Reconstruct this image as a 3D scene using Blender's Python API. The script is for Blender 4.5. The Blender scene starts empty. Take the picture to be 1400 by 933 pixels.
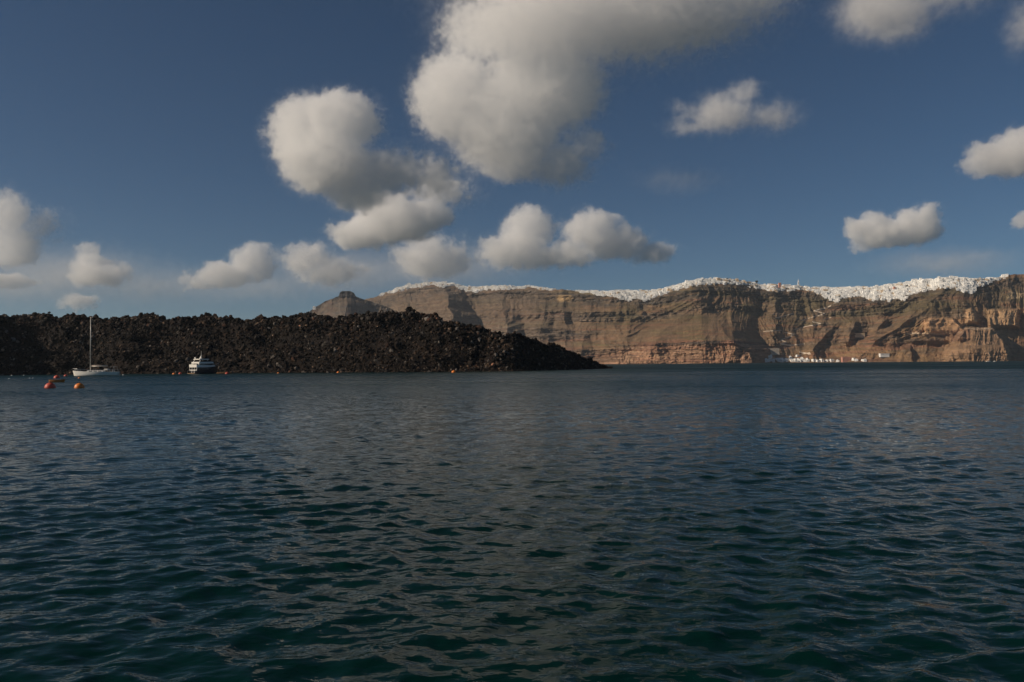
import bpy, bmesh, math, random
import numpy as np
from mathutils import Vector, Matrix
from mathutils.bvhtree import BVHTree

SC = bpy.context.scene
COL = SC.collection
R = math.radians

# ------------------------------------------------------------------ camera
CAM_H = 2.9
F_PX = 1100.0                      # focal length in pixels of a 1400 px wide frame
PITCH = math.degrees(math.atan(31.5 / F_PX))
ROLL = -0.46
cam_d = bpy.data.cameras.new('camera')
cam = bpy.data.objects.new('camera', cam_d)
COL.objects.link(cam)
cam_d.sensor_width = 36.0
cam_d.lens = 36.0 * F_PX / 1400.0
cam_d.clip_start = 0.3
cam_d.clip_end = 60000
CAM_ROT = Matrix.Rotation(R(90 + PITCH), 3, 'X') @ Matrix.Rotation(R(ROLL), 3, 'Z')
cam.matrix_world = Matrix.Translation((0, 0, CAM_H)) @ CAM_ROT.to_4x4()
SC.camera = cam

# ------------------------------------------------------------------ light
SUN_AZ = 256.0      # compass style: 0 = straight ahead (+Y), 90 = right (+X)
SUN_EL = 27.0
sd = Vector((math.sin(R(SUN_AZ)) * math.cos(R(SUN_EL)), math.cos(R(SUN_AZ)) * math.cos(R(SUN_EL)), math.sin(R(SUN_EL))))
world = bpy.data.worlds.new('World')
SC.world = world
world.use_nodes = True
wn = world.node_tree
wn.nodes.clear()
sky = wn.nodes.new('ShaderNodeTexSky')
sky.sky_type = 'NISHITA'
sky.sun_disc = False
sky.sun_elevation = R(SUN_EL)
sky.sun_rotation = R(SUN_AZ)
sky.altitude = 2500
sky.air_density = 1.0
sky.dust_density = 0.2
sky.ozone_density = 3.2
bg = wn.nodes.new('ShaderNodeBackground')
bg.inputs['Strength'].default_value = 0.05
wo = wn.nodes.new('ShaderNodeOutputWorld')
tint = wn.nodes.new('ShaderNodeMixRGB')
tint.blend_type = 'MULTIPLY'
tint.inputs['Fac'].default_value = 1.0
tint.inputs['Color2'].default_value = (0.85, 0.97, 1.0, 1)      # clear, dry air
wn.links.new(sky.outputs[0], tint.inputs['Color1'])
wn.links.new(tint.outputs[0], bg.inputs[0])
wn.links.new(bg.outputs[0], wo.inputs[0])

sun_d = bpy.data.lights.new('sun', 'SUN')
sun_d.energy = 5.0
sun_d.angle = R(0.53)
sun_d.color = (1.0, 0.845, 0.665)
sun = bpy.data.objects.new('sun', sun_d)
COL.objects.link(sun)
sun.rotation_euler = (-sd).to_track_quat('-Z', 'Y').to_euler()

SC.view_settings.view_transform = 'Standard'
SC.view_settings.look = 'None'
SC.view_settings.exposure = -0.32
SC.view_settings.gamma = 1.0
SC.view_settings.use_curve_mapping = False
SC.render.engine = 'CYCLES'
cy = SC.cycles
cy.use_denoising = True
cy.max_bounces = 18
cy.diffuse_bounces = 3
cy.glossy_bounces = 3
cy.transmission_bounces = 2
cy.volume_bounces = 16
cy.use_adaptive_sampling = True
cy.adaptive_threshold = 0.02
cy.adaptive_min_samples = 16
cy.caustics_reflective = False
cy.caustics_refractive = False
cy.sample_clamp_indirect = 4.0

# ------------------------------------------------------------------ helpers
def ray(px, py):
    """direction through pixel (px, py) of the 1400 x 933 frame, scaled to 1 m of depth along +Y"""
    d = CAM_ROT @ Vector(((px - 700.0) / F_PX, -(py - 466.5) / F_PX, -1.0))
    return d / d.y

def on_water(px, py):
    d = ray(px, py)
    k = -CAM_H / d.z
    return Vector((d.x * k, d.y * k, 0.0))

def at_depth(px, py, Y):
    d = ray(px, py)
    return Vector((d.x * Y, Y, CAM_H + d.z * Y))

def rayz(px, py):                   # numpy: height gained per metre of depth
    px = np.asarray(px, float); py = np.asarray(py, float)
    m = CAM_ROT
    x = (px - 700.0) / F_PX; y = -(py - 466.5) / F_PX
    dy = m[1][0] * x + m[1][1] * y - m[1][2]
    dz = m[2][0] * x + m[2][1] * y - m[2][2]
    return dz / dy

def rayx(px, py=470.0):
    px = np.asarray(px, float)
    m = CAM_ROT
    x = (px - 700.0) / F_PX; y = -(py - 466.5) / F_PX
    return (m[0][0] * x + m[0][1] * y - m[0][2]) / (m[1][0] * x + m[1][1] * y - m[1][2])

def _hash(ix, iy, seed):
    h = (ix.astype(np.int64) * 374761393 + iy.astype(np.int64) * 668265263 + seed * 1442695041) & 0xffffffff
    h = ((h ^ (h >> 13)) * 1274126177) & 0xffffffff
    return (h ^ (h >> 16)) & 0xffffffff

def perlin(x, y, seed=0):
    x, y = np.broadcast_arrays(np.asarray(x, float), np.asarray(y, float))
    ix = np.floor(x); iy = np.floor(y)
    fx = x - ix; fy = y - iy
    ix = ix.astype(np.int64); iy = iy.astype(np.int64)
    def g(dx, dy):
        a = _hash(ix + dx, iy + dy, seed) * (2 * math.pi / 4294967296.0)
        return np.cos(a) * (fx - dx) + np.sin(a) * (fy - dy)
    u = fx * fx * fx * (fx * (fx * 6 - 15) + 10); v = fy * fy * fy * (fy * (fy * 6 - 15) + 10)
    a = g(0, 0) * (1 - u) + g(1, 0) * u
    b = g(0, 1) * (1 - u) + g(1, 1) * u
    return (a * (1 - v) + b * v) * 1.5

def fbm(x, y, seed=0, oct=4, gain=0.5):
    s = 0; a = 1.0
    for k in range(oct):
        s = s + a * perlin(x * 2.03 ** k, y * 2.03 ** k, seed + 17 * k); a *= gain
    return s

def ridged(x, y, seed=0, oct=4, gain=0.5):
    s = 0; a = 1.0
    for k in range(oct):
        s = s + a * (1 - np.abs(perlin(x * 2.03 ** k, y * 2.03 ** k, seed + 17 * k)) * 1.6); a *= gain
    return s

def interp(x, pts):
    p = np.array(pts, float)
    return np.interp(x, p[:, 0], p[:, 1])

def sstep(a, b, x):
    t = np.clip((x - a) / (b - a), 0, 1)
    return t * t * (3 - 2 * t)

def mesh_np(name, verts, quads, smooth=False, mats=(), cols=None):
    """mesh from numpy arrays; quads (n,4) or triangles (n,3)"""
    me = bpy.data.meshes.new(name)
    v = np.ascontiguousarray(verts, np.float32); f = np.ascontiguousarray(quads, np.int32)
    k = f.shape[1]
    me.vertices.add(len(v)); me.vertices.foreach_set('co', v.ravel())
    me.loops.add(f.size); me.loops.foreach_set('vertex_index', f.ravel())
    me.polygons.add(len(f))
    me.polygons.foreach_set('loop_start', np.arange(0, f.size, k, dtype=np.int32))
    me.polygons.foreach_set('use_smooth', np.full(len(f), smooth))
    me.update(calc_edges=True)
    if cols is not None:
        a = me.color_attributes.new('tint', 'FLOAT_COLOR', 'POINT')
        c = np.ones((len(v), 4), np.float32); c[:, :3] = cols
        a.data.foreach_set('color', c.ravel())
    for m in mats:
        me.materials.append(m)
    return me

def link(name, me, parent=None, loc=None):
    o = bpy.data.objects.new(name, me)
    COL.objects.link(o)
    if parent is not None: o.parent = parent
    if loc is not None: o.location = loc
    return o

def tag(o, label=None, cat=None, group=None, kind=None):
    if label: o['label'] = label
    if cat: o['category'] = cat
    if group: o['group'] = group
    if kind: o['kind'] = kind
    return o

def grid_quads(n, m):
    i = np.arange(n * m).reshape(n, m)
    return np.stack([i[:-1, :-1], i[:-1, 1:], i[1:, 1:], i[1:, :-1]], -1).reshape(-1, 4)

class NT:
    def __init__(self, name):
        self.m = bpy.data.materials.new(name); self.m.use_nodes = True
        self.t = self.m.node_tree; self.t.nodes.clear()
        self.out = self.t.nodes.new('ShaderNodeOutputMaterial')
    def n(self, kind, **kw):
        nd = self.t.nodes.new('ShaderNode' + kind)
        for k, v in kw.items():
            if k in nd.inputs: 
                if hasattr(v, 'is_output'): self.t.links.new(v, nd.inputs[k])
                else: nd.inputs[k].default_value = v
            else: setattr(nd, k, v)
        return nd
    def l(self, a, b): self.t.links.new(a, b)

def simple_mat(name, col, rough=0.6, metallic=0.0, var=0.12, scale=3.0, bump=0.0):
    t = NT(name)
    tc = t.n('TexCoord')
    nz = t.n('TexNoise', Scale=scale, Detail=5.0)
    t.l(tc.outputs['Object'], nz.inputs['Vector'])
    mr = t.n('MapRange'); mr.inputs['To Min'].default_value = 1 - var; mr.inputs['To Max'].default_value = 1 + var
    t.l(nz.outputs['Fac'], mr.inputs['Value'])
    mx = t.n('MixRGB', blend_type='MULTIPLY'); mx.inputs['Fac'].default_value = 1
    mx.inputs['Color1'].default_value = (*col, 1)
    t.l(mr.outputs[0], mx.inputs['Color2'])
    p = t.n('BsdfPrincipled', Roughness=rough, Metallic=metallic)
    t.l(mx.outputs[0], p.inputs['Base Color'])
    if bump:
        b = t.n('Bump', Strength=bump, Distance=0.05); t.l(nz.outputs['Fac'], b.inputs['Height']); t.l(b.outputs[0], p.inputs['Normal'])
    t.l(p.outputs[0], t.out.inputs['Surface'])
    return t.m

# ------------------------------------------------------------------ sea
def build_sea():
    rng = np.random.default_rng(7)
    rs = [4.5]
    while rs[-1] < 420:
        r = rs[-1]
        rs.append(r + min(max(0.03, 0.0033 * r, 0.00030 * r * r), 0.26 if r < 130 else 0.26 + (r - 130) * 0.007))
    while rs[-1] < 16000:
        rs.append(rs[-1] * 1.05)
    rs = np.array(rs)
    th = np.linspace(-0.72, 0.72, 640)
    X = rs[:, None] * np.sin(th)[None]; Y = rs[:, None] * np.cos(th)[None]
    dr = np.gradient(rs)[:, None]; dth = rs[:, None] * (th[1] - th[0])
    Z = np.zeros_like(X); DX = np.zeros_like(X); DY = np.zeros_like(X)
    sp = np.maximum(dr, dth)
    comps = []
    # wind sea running towards the camera and a little to the left
    for k in range(150):
        lam = math.exp(rng.uniform(math.log(0.18), math.log(5.0)))
        ang = R(292) + rng.normal(0, R(28 if lam > 1.6 else 52))
        x = math.log(lam / 0.64)
        slope = 0.038 * (math.exp(-(x / 0.85) ** 2) if lam > 0.64 else max(math.exp(-(x / 1.0) ** 2), 0.5))
        if lam > 2.5: slope = max(slope, 0.005)
        comps.append((lam, ang, slope * rng.uniform(0.6, 1.3)))
    for lam, ang, slope in comps:
        kk = 2 * math.pi / lam
        a = slope / kk
        sel = (rs < 430) & (np.maximum(dr[:, 0], 0) < lam / 2.2) & (dth[:, 0] < lam / 2.0)
        if not sel.any(): continue
        n = np.argmax(~sel) if (~sel).any() else len(rs)
        n = max(n, 1)
        fade = (1 - sstep(lam / 3.2, lam / 2.2, sp[:n])) * (1 - sstep(300, 420, rs[:n, None]))
        cx, sy = math.cos(ang), math.sin(ang)
        # slow modulation breaks the wave trains into short-crested groups
        ph = kk * (cx * X[:n] + sy * Y[:n]) + rng.uniform(0, 6.28)
        s, c = np.sin(ph), np.cos(ph)
        q = lam * 5
        mod = 0.35 + 0.9 * np.abs(np.sin((X[:n] * -sy + Y[:n] * cx) / q * 2.1 + rng.uniform(0, 6)) * np.sin((X[:n] * cx + Y[:n] * sy) / q * 1.3 + rng.uniform(0, 6)))
        fa = fade * a * mod
        Z[:n] += fa * c
        DX[:n] -= 0.85 * fa * cx * s; DY[:n] -= 0.85 * fa * sy * s
    V = np.stack([X + DX, Y + DY, Z], -1).reshape(-1, 3)
    fine = np.clip(sstep(25, 120, rs), 0, 1)[:, None] + 0 * X      # share of the chop too small for the mesh there
    far = sstep(180, 420, rs)[:, None] + 0 * X
    chop = np.stack([fine, far, 0 * far], -1).reshape(-1, 3)
    t = NT('sea_water')
    geo = t.n('NewGeometry')
    sep = t.n('Mapping'); sep.inputs['Rotation'].default_value = (0, 0, R(20)); sep.inputs['Scale'].default_value = (0.6, 1.0, 1.0)
    t.l(geo.outputs['Position'], sep.inputs['Vector'])
    n1 = t.n('TexNoise', Scale=4.5, Detail=3.0, Roughness=0.42, Distortion=0.3)
    n2 = t.n('TexNoise', Scale=1.5, Detail=3.0, Roughness=0.45, Distortion=0.3)
    t.l(sep.outputs[0], n1.inputs['Vector']); t.l(sep.outputs[0], n2.inputs['Vector'])
    at = t.n('Attribute', attribute_name='tint'); sx = t.n('SeparateColor'); t.l(at.outputs['Color'], sx.inputs[0])
    d1 = t.n('Math', operation='MULTIPLY_ADD'); t.l(sx.outputs[0], d1.inputs[0]); d1.inputs[1].default_value = 0.05; d1.inputs[2].default_value = 0.03
    d2 = t.n('Math', operation='MULTIPLY_ADD'); t.l(sx.outputs[0], d2.inputs[0]); d2.inputs[1].default_value = 0.27; d2.inputs[2].default_value = 0.0
    b2 = t.n('Bump', Strength=1.0); t.l(n2.outputs['Fac'], b2.inputs['Height']); t.l(d2.outputs[0], b2.inputs['Distance'])
    b1 = t.n('Bump', Strength=1.0); t.l(n1.outputs['Fac'], b1.inputs['Height']); t.l(d1.outputs[0], b1.inputs['Distance']); t.l(b2.outputs[0], b1.inputs['Normal'])
    # gusts roughen the water in long patches
    gm = t.n('Mapping'); gm.inputs['Scale'].default_value = (0.012, 0.030, 1.0); t.l(geo.outputs['Position'], gm.inputs['Vector'])
    gn = t.n('TexNoise', Scale=1.0, Detail=5.0, Roughness=0.6); t.l(gm.outputs[0], gn.inputs['Vector'])
    gr = t.n('MapRange'); t.l(gn.outputs['Fac'], gr.inputs['Value']); gr.inputs['From Min'].default_value = 0.3; gr.inputs['From Max'].default_value = 0.7; gr.inputs['To Min'].default_value = 0.55; gr.inputs['To Max'].default_value = 1.35
    rg = t.n('Math', operation='MULTIPLY_ADD'); t.l(sx.outputs[0], rg.inputs[0]); rg.inputs[1].default_value = 0.23; rg.inputs[2].default_value = 0.03
    rg1 = t.n('Math', operation='MULTIPLY_ADD'); t.l(sx.outputs[1], rg1.inputs[0]); rg1.inputs[1].default_value = 0.24; t.l(rg.outputs[0], rg1.inputs[2])
    rg2 = t.n('Math', operation='MULTIPLY'); t.l(rg1.outputs[0], rg2.inputs[0]); t.l(gr.outputs[0], rg2.inputs[1])
    p = t.n('BsdfPrincipled', IOR=1.333); t.l(rg2.outputs[0], p.inputs['Roughness'])
    p.inputs['Specular IOR Level'].default_value = 0.16          # polarised light off the water is weak
    p.inputs['Base Color'].default_value = (0.0010, 0.0158, 0.0130, 1)
    t.l(b1.outputs[0], p.inputs['Normal'])
    t.l(p.outputs[0], t.out.inputs['Surface'])
    me = mesh_np('sea', V, grid_quads(len(rs), len(th))[:, ::-1], True, [t.m], chop)
    print('sea tris', 2 * len(me.polygons)); return tag(link('sea', me), kind='structure')
build_sea()

# ------------------------------------------------------------------ caldera cliffs
RIM = [(380,440),(505,408),(515,406),(525,402),(540,396),(560,391),(580,388),(600,387),(625,390),(640,393),(660,393),(680,392),(700,393),(725,392),(745,395),(760,396),(775,397),(800,399),(830,399),(850,398),(880,399),(895,398),(910,395),(925,391),(945,386),(960,383),(985,382),(1000,383),(1020,386),(1040,390),(1060,391),(1080,391),(1100,393),(1120,394),(1140,394),(1160,394),(1180,393),(1200,393),(1220,390),(1240,387),(1262,383),(1280,383),(1300,382),(1330,383),(1350,382),(1370,380),(1380,376),(1400,375),(1450,373),(1500,371),(1750,368)]
def base_depth(u):
    return interp(u, [(380,3350),(520,3250),(640,3050),(840,2680),(960,2560),(1040,2600),(1130,2560),(1250,2480),(1330,2430),(1400,2480),(1750,2400)])

def build_cliff(name, u0, u1, nu, nv, rim_pts, base_fn, run_fn, spur_fn, color_fn, mat, prof, jag=1.0, back=500.0, rimnoise=1.0):
    u = np.linspace(u0, u1, nu)
    rim_py = interp(u, rim_pts)
    rim_py = rim_py + rimnoise * (0.9 * fbm(u / 9.0, 0 * u, 3, 3))
    Yb = base_fn(u); run = run_fn(u)
    Yr = Yb + run
    zr = CAM_H + rayz(u, rim_py) * Yr
    t = np.linspace(0, 1, nv)
    T = t[:, None] + 0 * u[None]
    Zb = -4 + (zr[None] + 4) * T
    mpp = Yb[None] / F_PX                                 # metres per photo pixel
    XM = (u[None] * mpp)                                  # metres along the coast
    PYZ = None
    # profile: share of the run used up at share t of the height
    pk = np.array(prof[0][1])[:, 0]
    tt = T + 0.035 * fbm(XM / 160.0, Zb / 160.0, 11, 3)
    S = np.zeros_like(T)
    us = np.array([p[0] for p in prof], float)
    tabs = np.stack([np.interp(t, np.array(p[1])[:, 0], np.array(p[1])[:, 1]) for p in prof], 0)   # (k, nv)
    for j in range(nv):
        S[j] = np.interp(u, us, tabs[:, j])
    # steepness: where the profile is steep the rock is bare and fluted
    slope = np.gradient(S, axis=0) / np.gradient(T, axis=0)
    rock = 1 - sstep(0.45, 1.1, slope + 0.35 * fbm(XM / 60.0, Zb / 40.0, 23, 3))
    D = S * run[None]
    calm = 1 - 0.65 * (sstep(860, 890, u) * (1 - sstep(975, 1005, u)))[None] * sstep(.26, .30, T) * (1 - sstep(.56, .66, T))      # loose scree lies smooth
    jag = jag * calm
    # strata: ledges that wander a little in height
    zz = Zb + 9 * fbm(XM / 220.0, Zb / 120.0, 31, 3)
    for per, amp, sd_ in ((31.0, 13.0, 0.0), (12.5, 6.0, 1.7), (5.5, 2.2, 0.6)):
        ph = zz / per + sd_
        saw = (ph - np.floor(ph))
        D = D + jag * amp * (np.clip((saw - 0.5) * 3.0, -0.5, 0.5) - (saw - 0.5)) * (0.35 + 0.65 * rock) * (0.7 + 0.5 * fbm(XM / 90.0, ph * 0.7, 37, 2))
    # gullies running downhill, flutes on the bare bands
    low = 1 - T
    warp = 14 * fbm(XM / 90.0, Zb / 90.0, 41, 3)
    g1 = ridged((XM + warp) / 75.0, Zb / 420.0, 43, 4, 0.55)
    D = D + jag * 13.0 * (1.15 - g1) * (0.35 + 0.65 * np.sin(np.clip(T, 0, 1) * math.pi))
    g2 = ridged((XM + warp) / 21.0, Zb / 110.0, 47, 4, 0.6)
    D = D + jag * 7.5 * fbm(XM / 46.0, Zb / 26.0, 59, 4, 0.55) * (0.4 + 0.6 * rock)
    D = D + jag * 4.5 * (1.15 - g2) * (0.2 + 0.8 * rock) * (1 - 0.7 * sstep(0.93, 1.0, T))
    D = D + jag * 2.6 * fbm(XM / 7.0, Zb / 7.0, 53, 4, 0.6) * (0.25 + 0.75 * rock) * (1 - 0.6 * sstep(0.93, 1.0, T))
    fan = sstep(830, 870, u) * (1 - sstep(985, 1000, u)) + sstep(1190, 1210, u) * (1 - sstep(1262, 1280, u)) + 0.5 * sstep(640, 660, u) * (1 - sstep(720, 740, u))
    g3 = ridged((XM - 1.25 * Zb + 10 * fbm(XM / 60.0, Zb / 60.0, 61, 2)) / 44.0, Zb / 500.0, 63, 3, 0.5)
    D = D + jag * 9.0 * (1.15 - g3) * fan[None] * sstep(.2, .3, T) * (1 - sstep(.72, .82, T))
    D = D + spur_fn(u[None] + 0 * T, Zb, XM, T)
    Yv = Yb[None] + D
    X = rayx(u)[None] * Yv
    Zv = Zb + 0.0
    Zv[-1] = Zv[-1]
    V = np.stack([X, Yv, Zv], -1)
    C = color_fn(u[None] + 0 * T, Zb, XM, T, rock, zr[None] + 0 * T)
    # plateau behind the rim, sinking inland
    nb = 6
    Vb = []; Cb = []
    for k in range(1, nb + 1):
        w = k / nb
        yb = Yv[-1] + back * w
        Vb.append(np.stack([rayx(u) * yb, yb, zr * (1 - w * 0.9) - 6 * w], -1)); Cb.append(C[-1])
    V = np.concatenate([V, np.array(Vb)], 0); C = np.concatenate([C, np.array(Cb)], 0)
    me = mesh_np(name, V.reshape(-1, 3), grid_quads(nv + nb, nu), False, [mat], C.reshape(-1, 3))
    return me, V[:nv]

def rock_mat():
    t = NT('cliff_rock')
    at = t.n('Attribute', attribute_name='tint')
    geo = t.n('NewGeometry')
    mp = t.n('Mapping'); mp.inputs['Scale'].default_value = (0.03, 0.03, 0.09)
    t.l(geo.outputs['Position'], mp.inputs['Vector'])
    nz = t.n('TexNoise', Scale=1.0, Detail=8.0, Roughness=0.65); t.l(mp.outputs[0], nz.inputs['Vector'])
    mr = t.n('MapRange'); mr.inputs['From Min'].default_value = 0.3; mr.inputs['From Max'].default_value = 0.7
    mr.inputs['To Min'].default_value = 0.62; mr.inputs['To Max'].default_value = 1.35
    t.l(nz.outputs['Fac'], mr.inputs['Value'])
    mx = t.n('MixRGB', blend_type='MULTIPLY'); mx.inputs['Fac'].default_value = 1
    t.l(at.outputs['Color'], mx.inputs['Color1']); t.l(mr.outputs[0], mx.inputs['Color2'])
    n2 = t.n('TexNoise', Scale=0.16, Detail=6.0, Roughness=0.6); t.l(geo.outputs['Position'], n2.inputs['Vector'])
    b = t.n('Bump', Strength=0.8, Distance=4.0); t.l(n2.outputs['Fac'], b.inputs['Height'])
    p = t.n('BsdfPrincipled', Roughness=0.95); p.inputs['Specular IOR Level'].default_value = 0.15
    t.l(mx.outputs[0], p.inputs['Base Color']); t.l(b.outputs[0], p.inputs['Normal'])
    t.l(p.outputs[0], t.out.inputs['Surface'])
    return t.m
M_ROCK = rock_mat()

def zpx(px, py, Y):                # height of photo pixel at depth Y
    return CAM_H + rayz(px, py) * Y

def spur(U, Z, path, A, wl, wr, pw=1.0):
    """ridge: path [(px, z)], protrusion A(z) in metres, widths in photo pixels to its left and right"""
    p = sorted(path, key=lambda q: q[1])
    zc = [q[1] for q in p]; xc = [q[0] for q in p]
    uc = np.interp(Z, zc, xc)
    a = np.interp(Z, [q[0] for q in A], [q[1] for q in A])
    L = np.interp(Z, [q[0] for q in wl], [q[1] for q in wl]); Rr = np.interp(Z, [q[0] for q in wr], [q[1] for q in wr])
    d = U - uc
    h = np.where(d < 0, 1 + d / L, 1 - d / Rr)
    return -a * np.clip(h, 0, 1) ** pw

def knob(U, Z, px0, px1, z0, z1, depth, soft=0.12, seed=0, shrink=0.25):
    """block standing proud of the slope: widths shrink towards its top"""
    f = np.clip((Z - z0) / (z1 - z0), -1, 2)
    sh = shrink * np.clip(f, 0, 1) ** 2 * (px1 - px0) * 0.5
    n = 2.2 * fbm(U / 9.0, Z / 22.0, seed + 5, 3)
    s = max(1.0, soft * (px1 - px0))
    m = sstep(px0 + sh - s, px0 + sh + s, U + n) * (1 - sstep(px1 - sh - s * 0.6, px1 - sh + s * 0.6, U + n))
    vz = 1 - sstep(z1 - 10, z1 + 6, Z + 1.2 * n)
    vb = sstep(z0 - 8, z0 + 8, Z)
    return -depth * m * vz * vb

def main_spurs(U, Z, XM, T):
    n = 4.0 * fbm(XM / 70.0, Z / 60.0, 71, 3)
    u = U + n
    D = 0
    # spur below the left-hand village
    D = D + spur(u, Z, [(606, 330), (612, 250), (622, 160), (634, 60), (640, 0)], [(0, 240), (150, 220), (260, 150), (310, 60), (340, 10)], [(0, 85), (300, 45)], [(0, 36), (300, 30)])
    D = D + spur(u, Z, [(560, 300), (552, 0)], [(0, 90), (300, 20)], [(0, 40), (300, 20)], [(0, 45), (300, 20)])
    D = D + spur(u, Z, [(690, 240), (700, 0)], [(0, 110), (120, 80), (240, 20)], [(0, 50), (240, 30)], [(0, 26), (240, 16)])
    D = D + spur(u, Z, [(742, 240), (738, 0)], [(0, 40), (60, 30), (130, 42), (200, 10)], [(0, 32), (240, 22)], [(0, 24), (240, 14)])
    D = D + spur(u, Z, [(772, 200), (776, 0)], [(0, 30), (120, 12), (160, 34), (200, 8)], [(0, 20), (240, 14)], [(0, 14), (240, 8)])
    D = D + spur(u, Z, [(812, 190), (790, 0)], [(0, 42), (50, 36), (110, 12)], [(0, 30), (190, 18)], [(0, 16), (190, 10)])
    # great scree spur
    D = D + spur(u, Z, [(1008, 300), (1000, 230), (984, 130), (1005, 60), (1022, 45), (1027, 0)], [(0, 240), (60, 215), (105, 135), (135, 45), (165, 10), (230, 4), (255, 10), (290, 8)], [(0, 190), (130, 120), (270, 60)], [(0, 30), (60, 40), (130, 46), (230, 34), (290, 22)])
    D = D + spur(u, Z, [(945, 200), (900, 90), (880, 0)], [(0, 45), (200, 15)], [(0, 40), (200, 20)], [(0, 34), (200, 15)])
    D = D + spur(u, Z, [(868, 200), (852, 60), (846, 0)], [(0, 46), (90, 34), (200, 8)], [(0, 44), (200, 22)], [(0, 24), (200, 14)])
    # ridges above the harbour
    D = D + spur(u, Z, [(1060, 200), (1062, 0)], [(0, 10), (200, 25)], [(0, 14), (200, 12)], [(0, 10), (200, 9)])
    D = D + spur(u, Z, [(1150, 150), (1128, 90), (1112, 40)], [(0, 0), (40, 34), (100, 26), (150, 0)], [(0, 18), (150, 12)], [(0, 11), (150, 8)])
    D = D + spur(u, Z, [(1175, 150), (1160, 60)], [(50, 0), (70, 36), (120, 30), (160, 0)], [(0, 15), (150, 12)], [(0, 10), (150, 8)])
    D = D + spur(u, Z, [(1205, 150), (1196, 60)], [(50, 0), (75, 32), (120, 26), (160, 0)], [(0, 13), (150, 10)], [(0, 9), (150, 6)])
    # diagonal scree ridge under the right-hand village
    D = D + spur(u, Z, [(1288, 228), (1240, 130), (1195, 60), (1170, 10)], [(0, 50), (60, 95), (130, 110), (228, 60)], [(0, 30), (228, 14)], [(0, 130), (130, 95), (228, 60)])
    # stepped blocks of tuff at the right
    D = D + knob(u, Z, 1264, 1314, 90, 142, 34, 0.06, 1, 0.35)
    D = D + knob(u, Z, 1322, 1338, 120, 172, 40, 0.2, 2, 0.8)
    D = D + knob(u, Z, 1246, 1318, 62, 92, 20, 0.08, 3, 0.1)
    D = D + knob(u, Z, 1292, 1384, -30, 106, 95, 0.05, 4, 0.55)
    D = D + knob(u, Z, 1290, 1384, -30, 44, 22, 0.05, 5, 0.05)
    D = D + knob(u, Z, 1226, 1250, -30, 50, 26, 0.1, 6, 0.5)
    D = D + knob(u, Z, 1352, 1394, 108, 172, 60, 0.1, 7, 0.12)
    D = D + knob(u, Z, 1402, 1460, 100, 176, 62, 0.1, 8, 0.15)
    return D

def lin(r, g, b):
    f = lambda c: ((c / 255.0 + 0.055) / 1.055) ** 2.4 if c > 10 else c / 255.0 / 12.92
    return np.array([f(r), f(g), f(b)])

def mixc(C, c, m):
    return C * (1 - m[..., None]) + np.asarray(c) * m[..., None]

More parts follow.
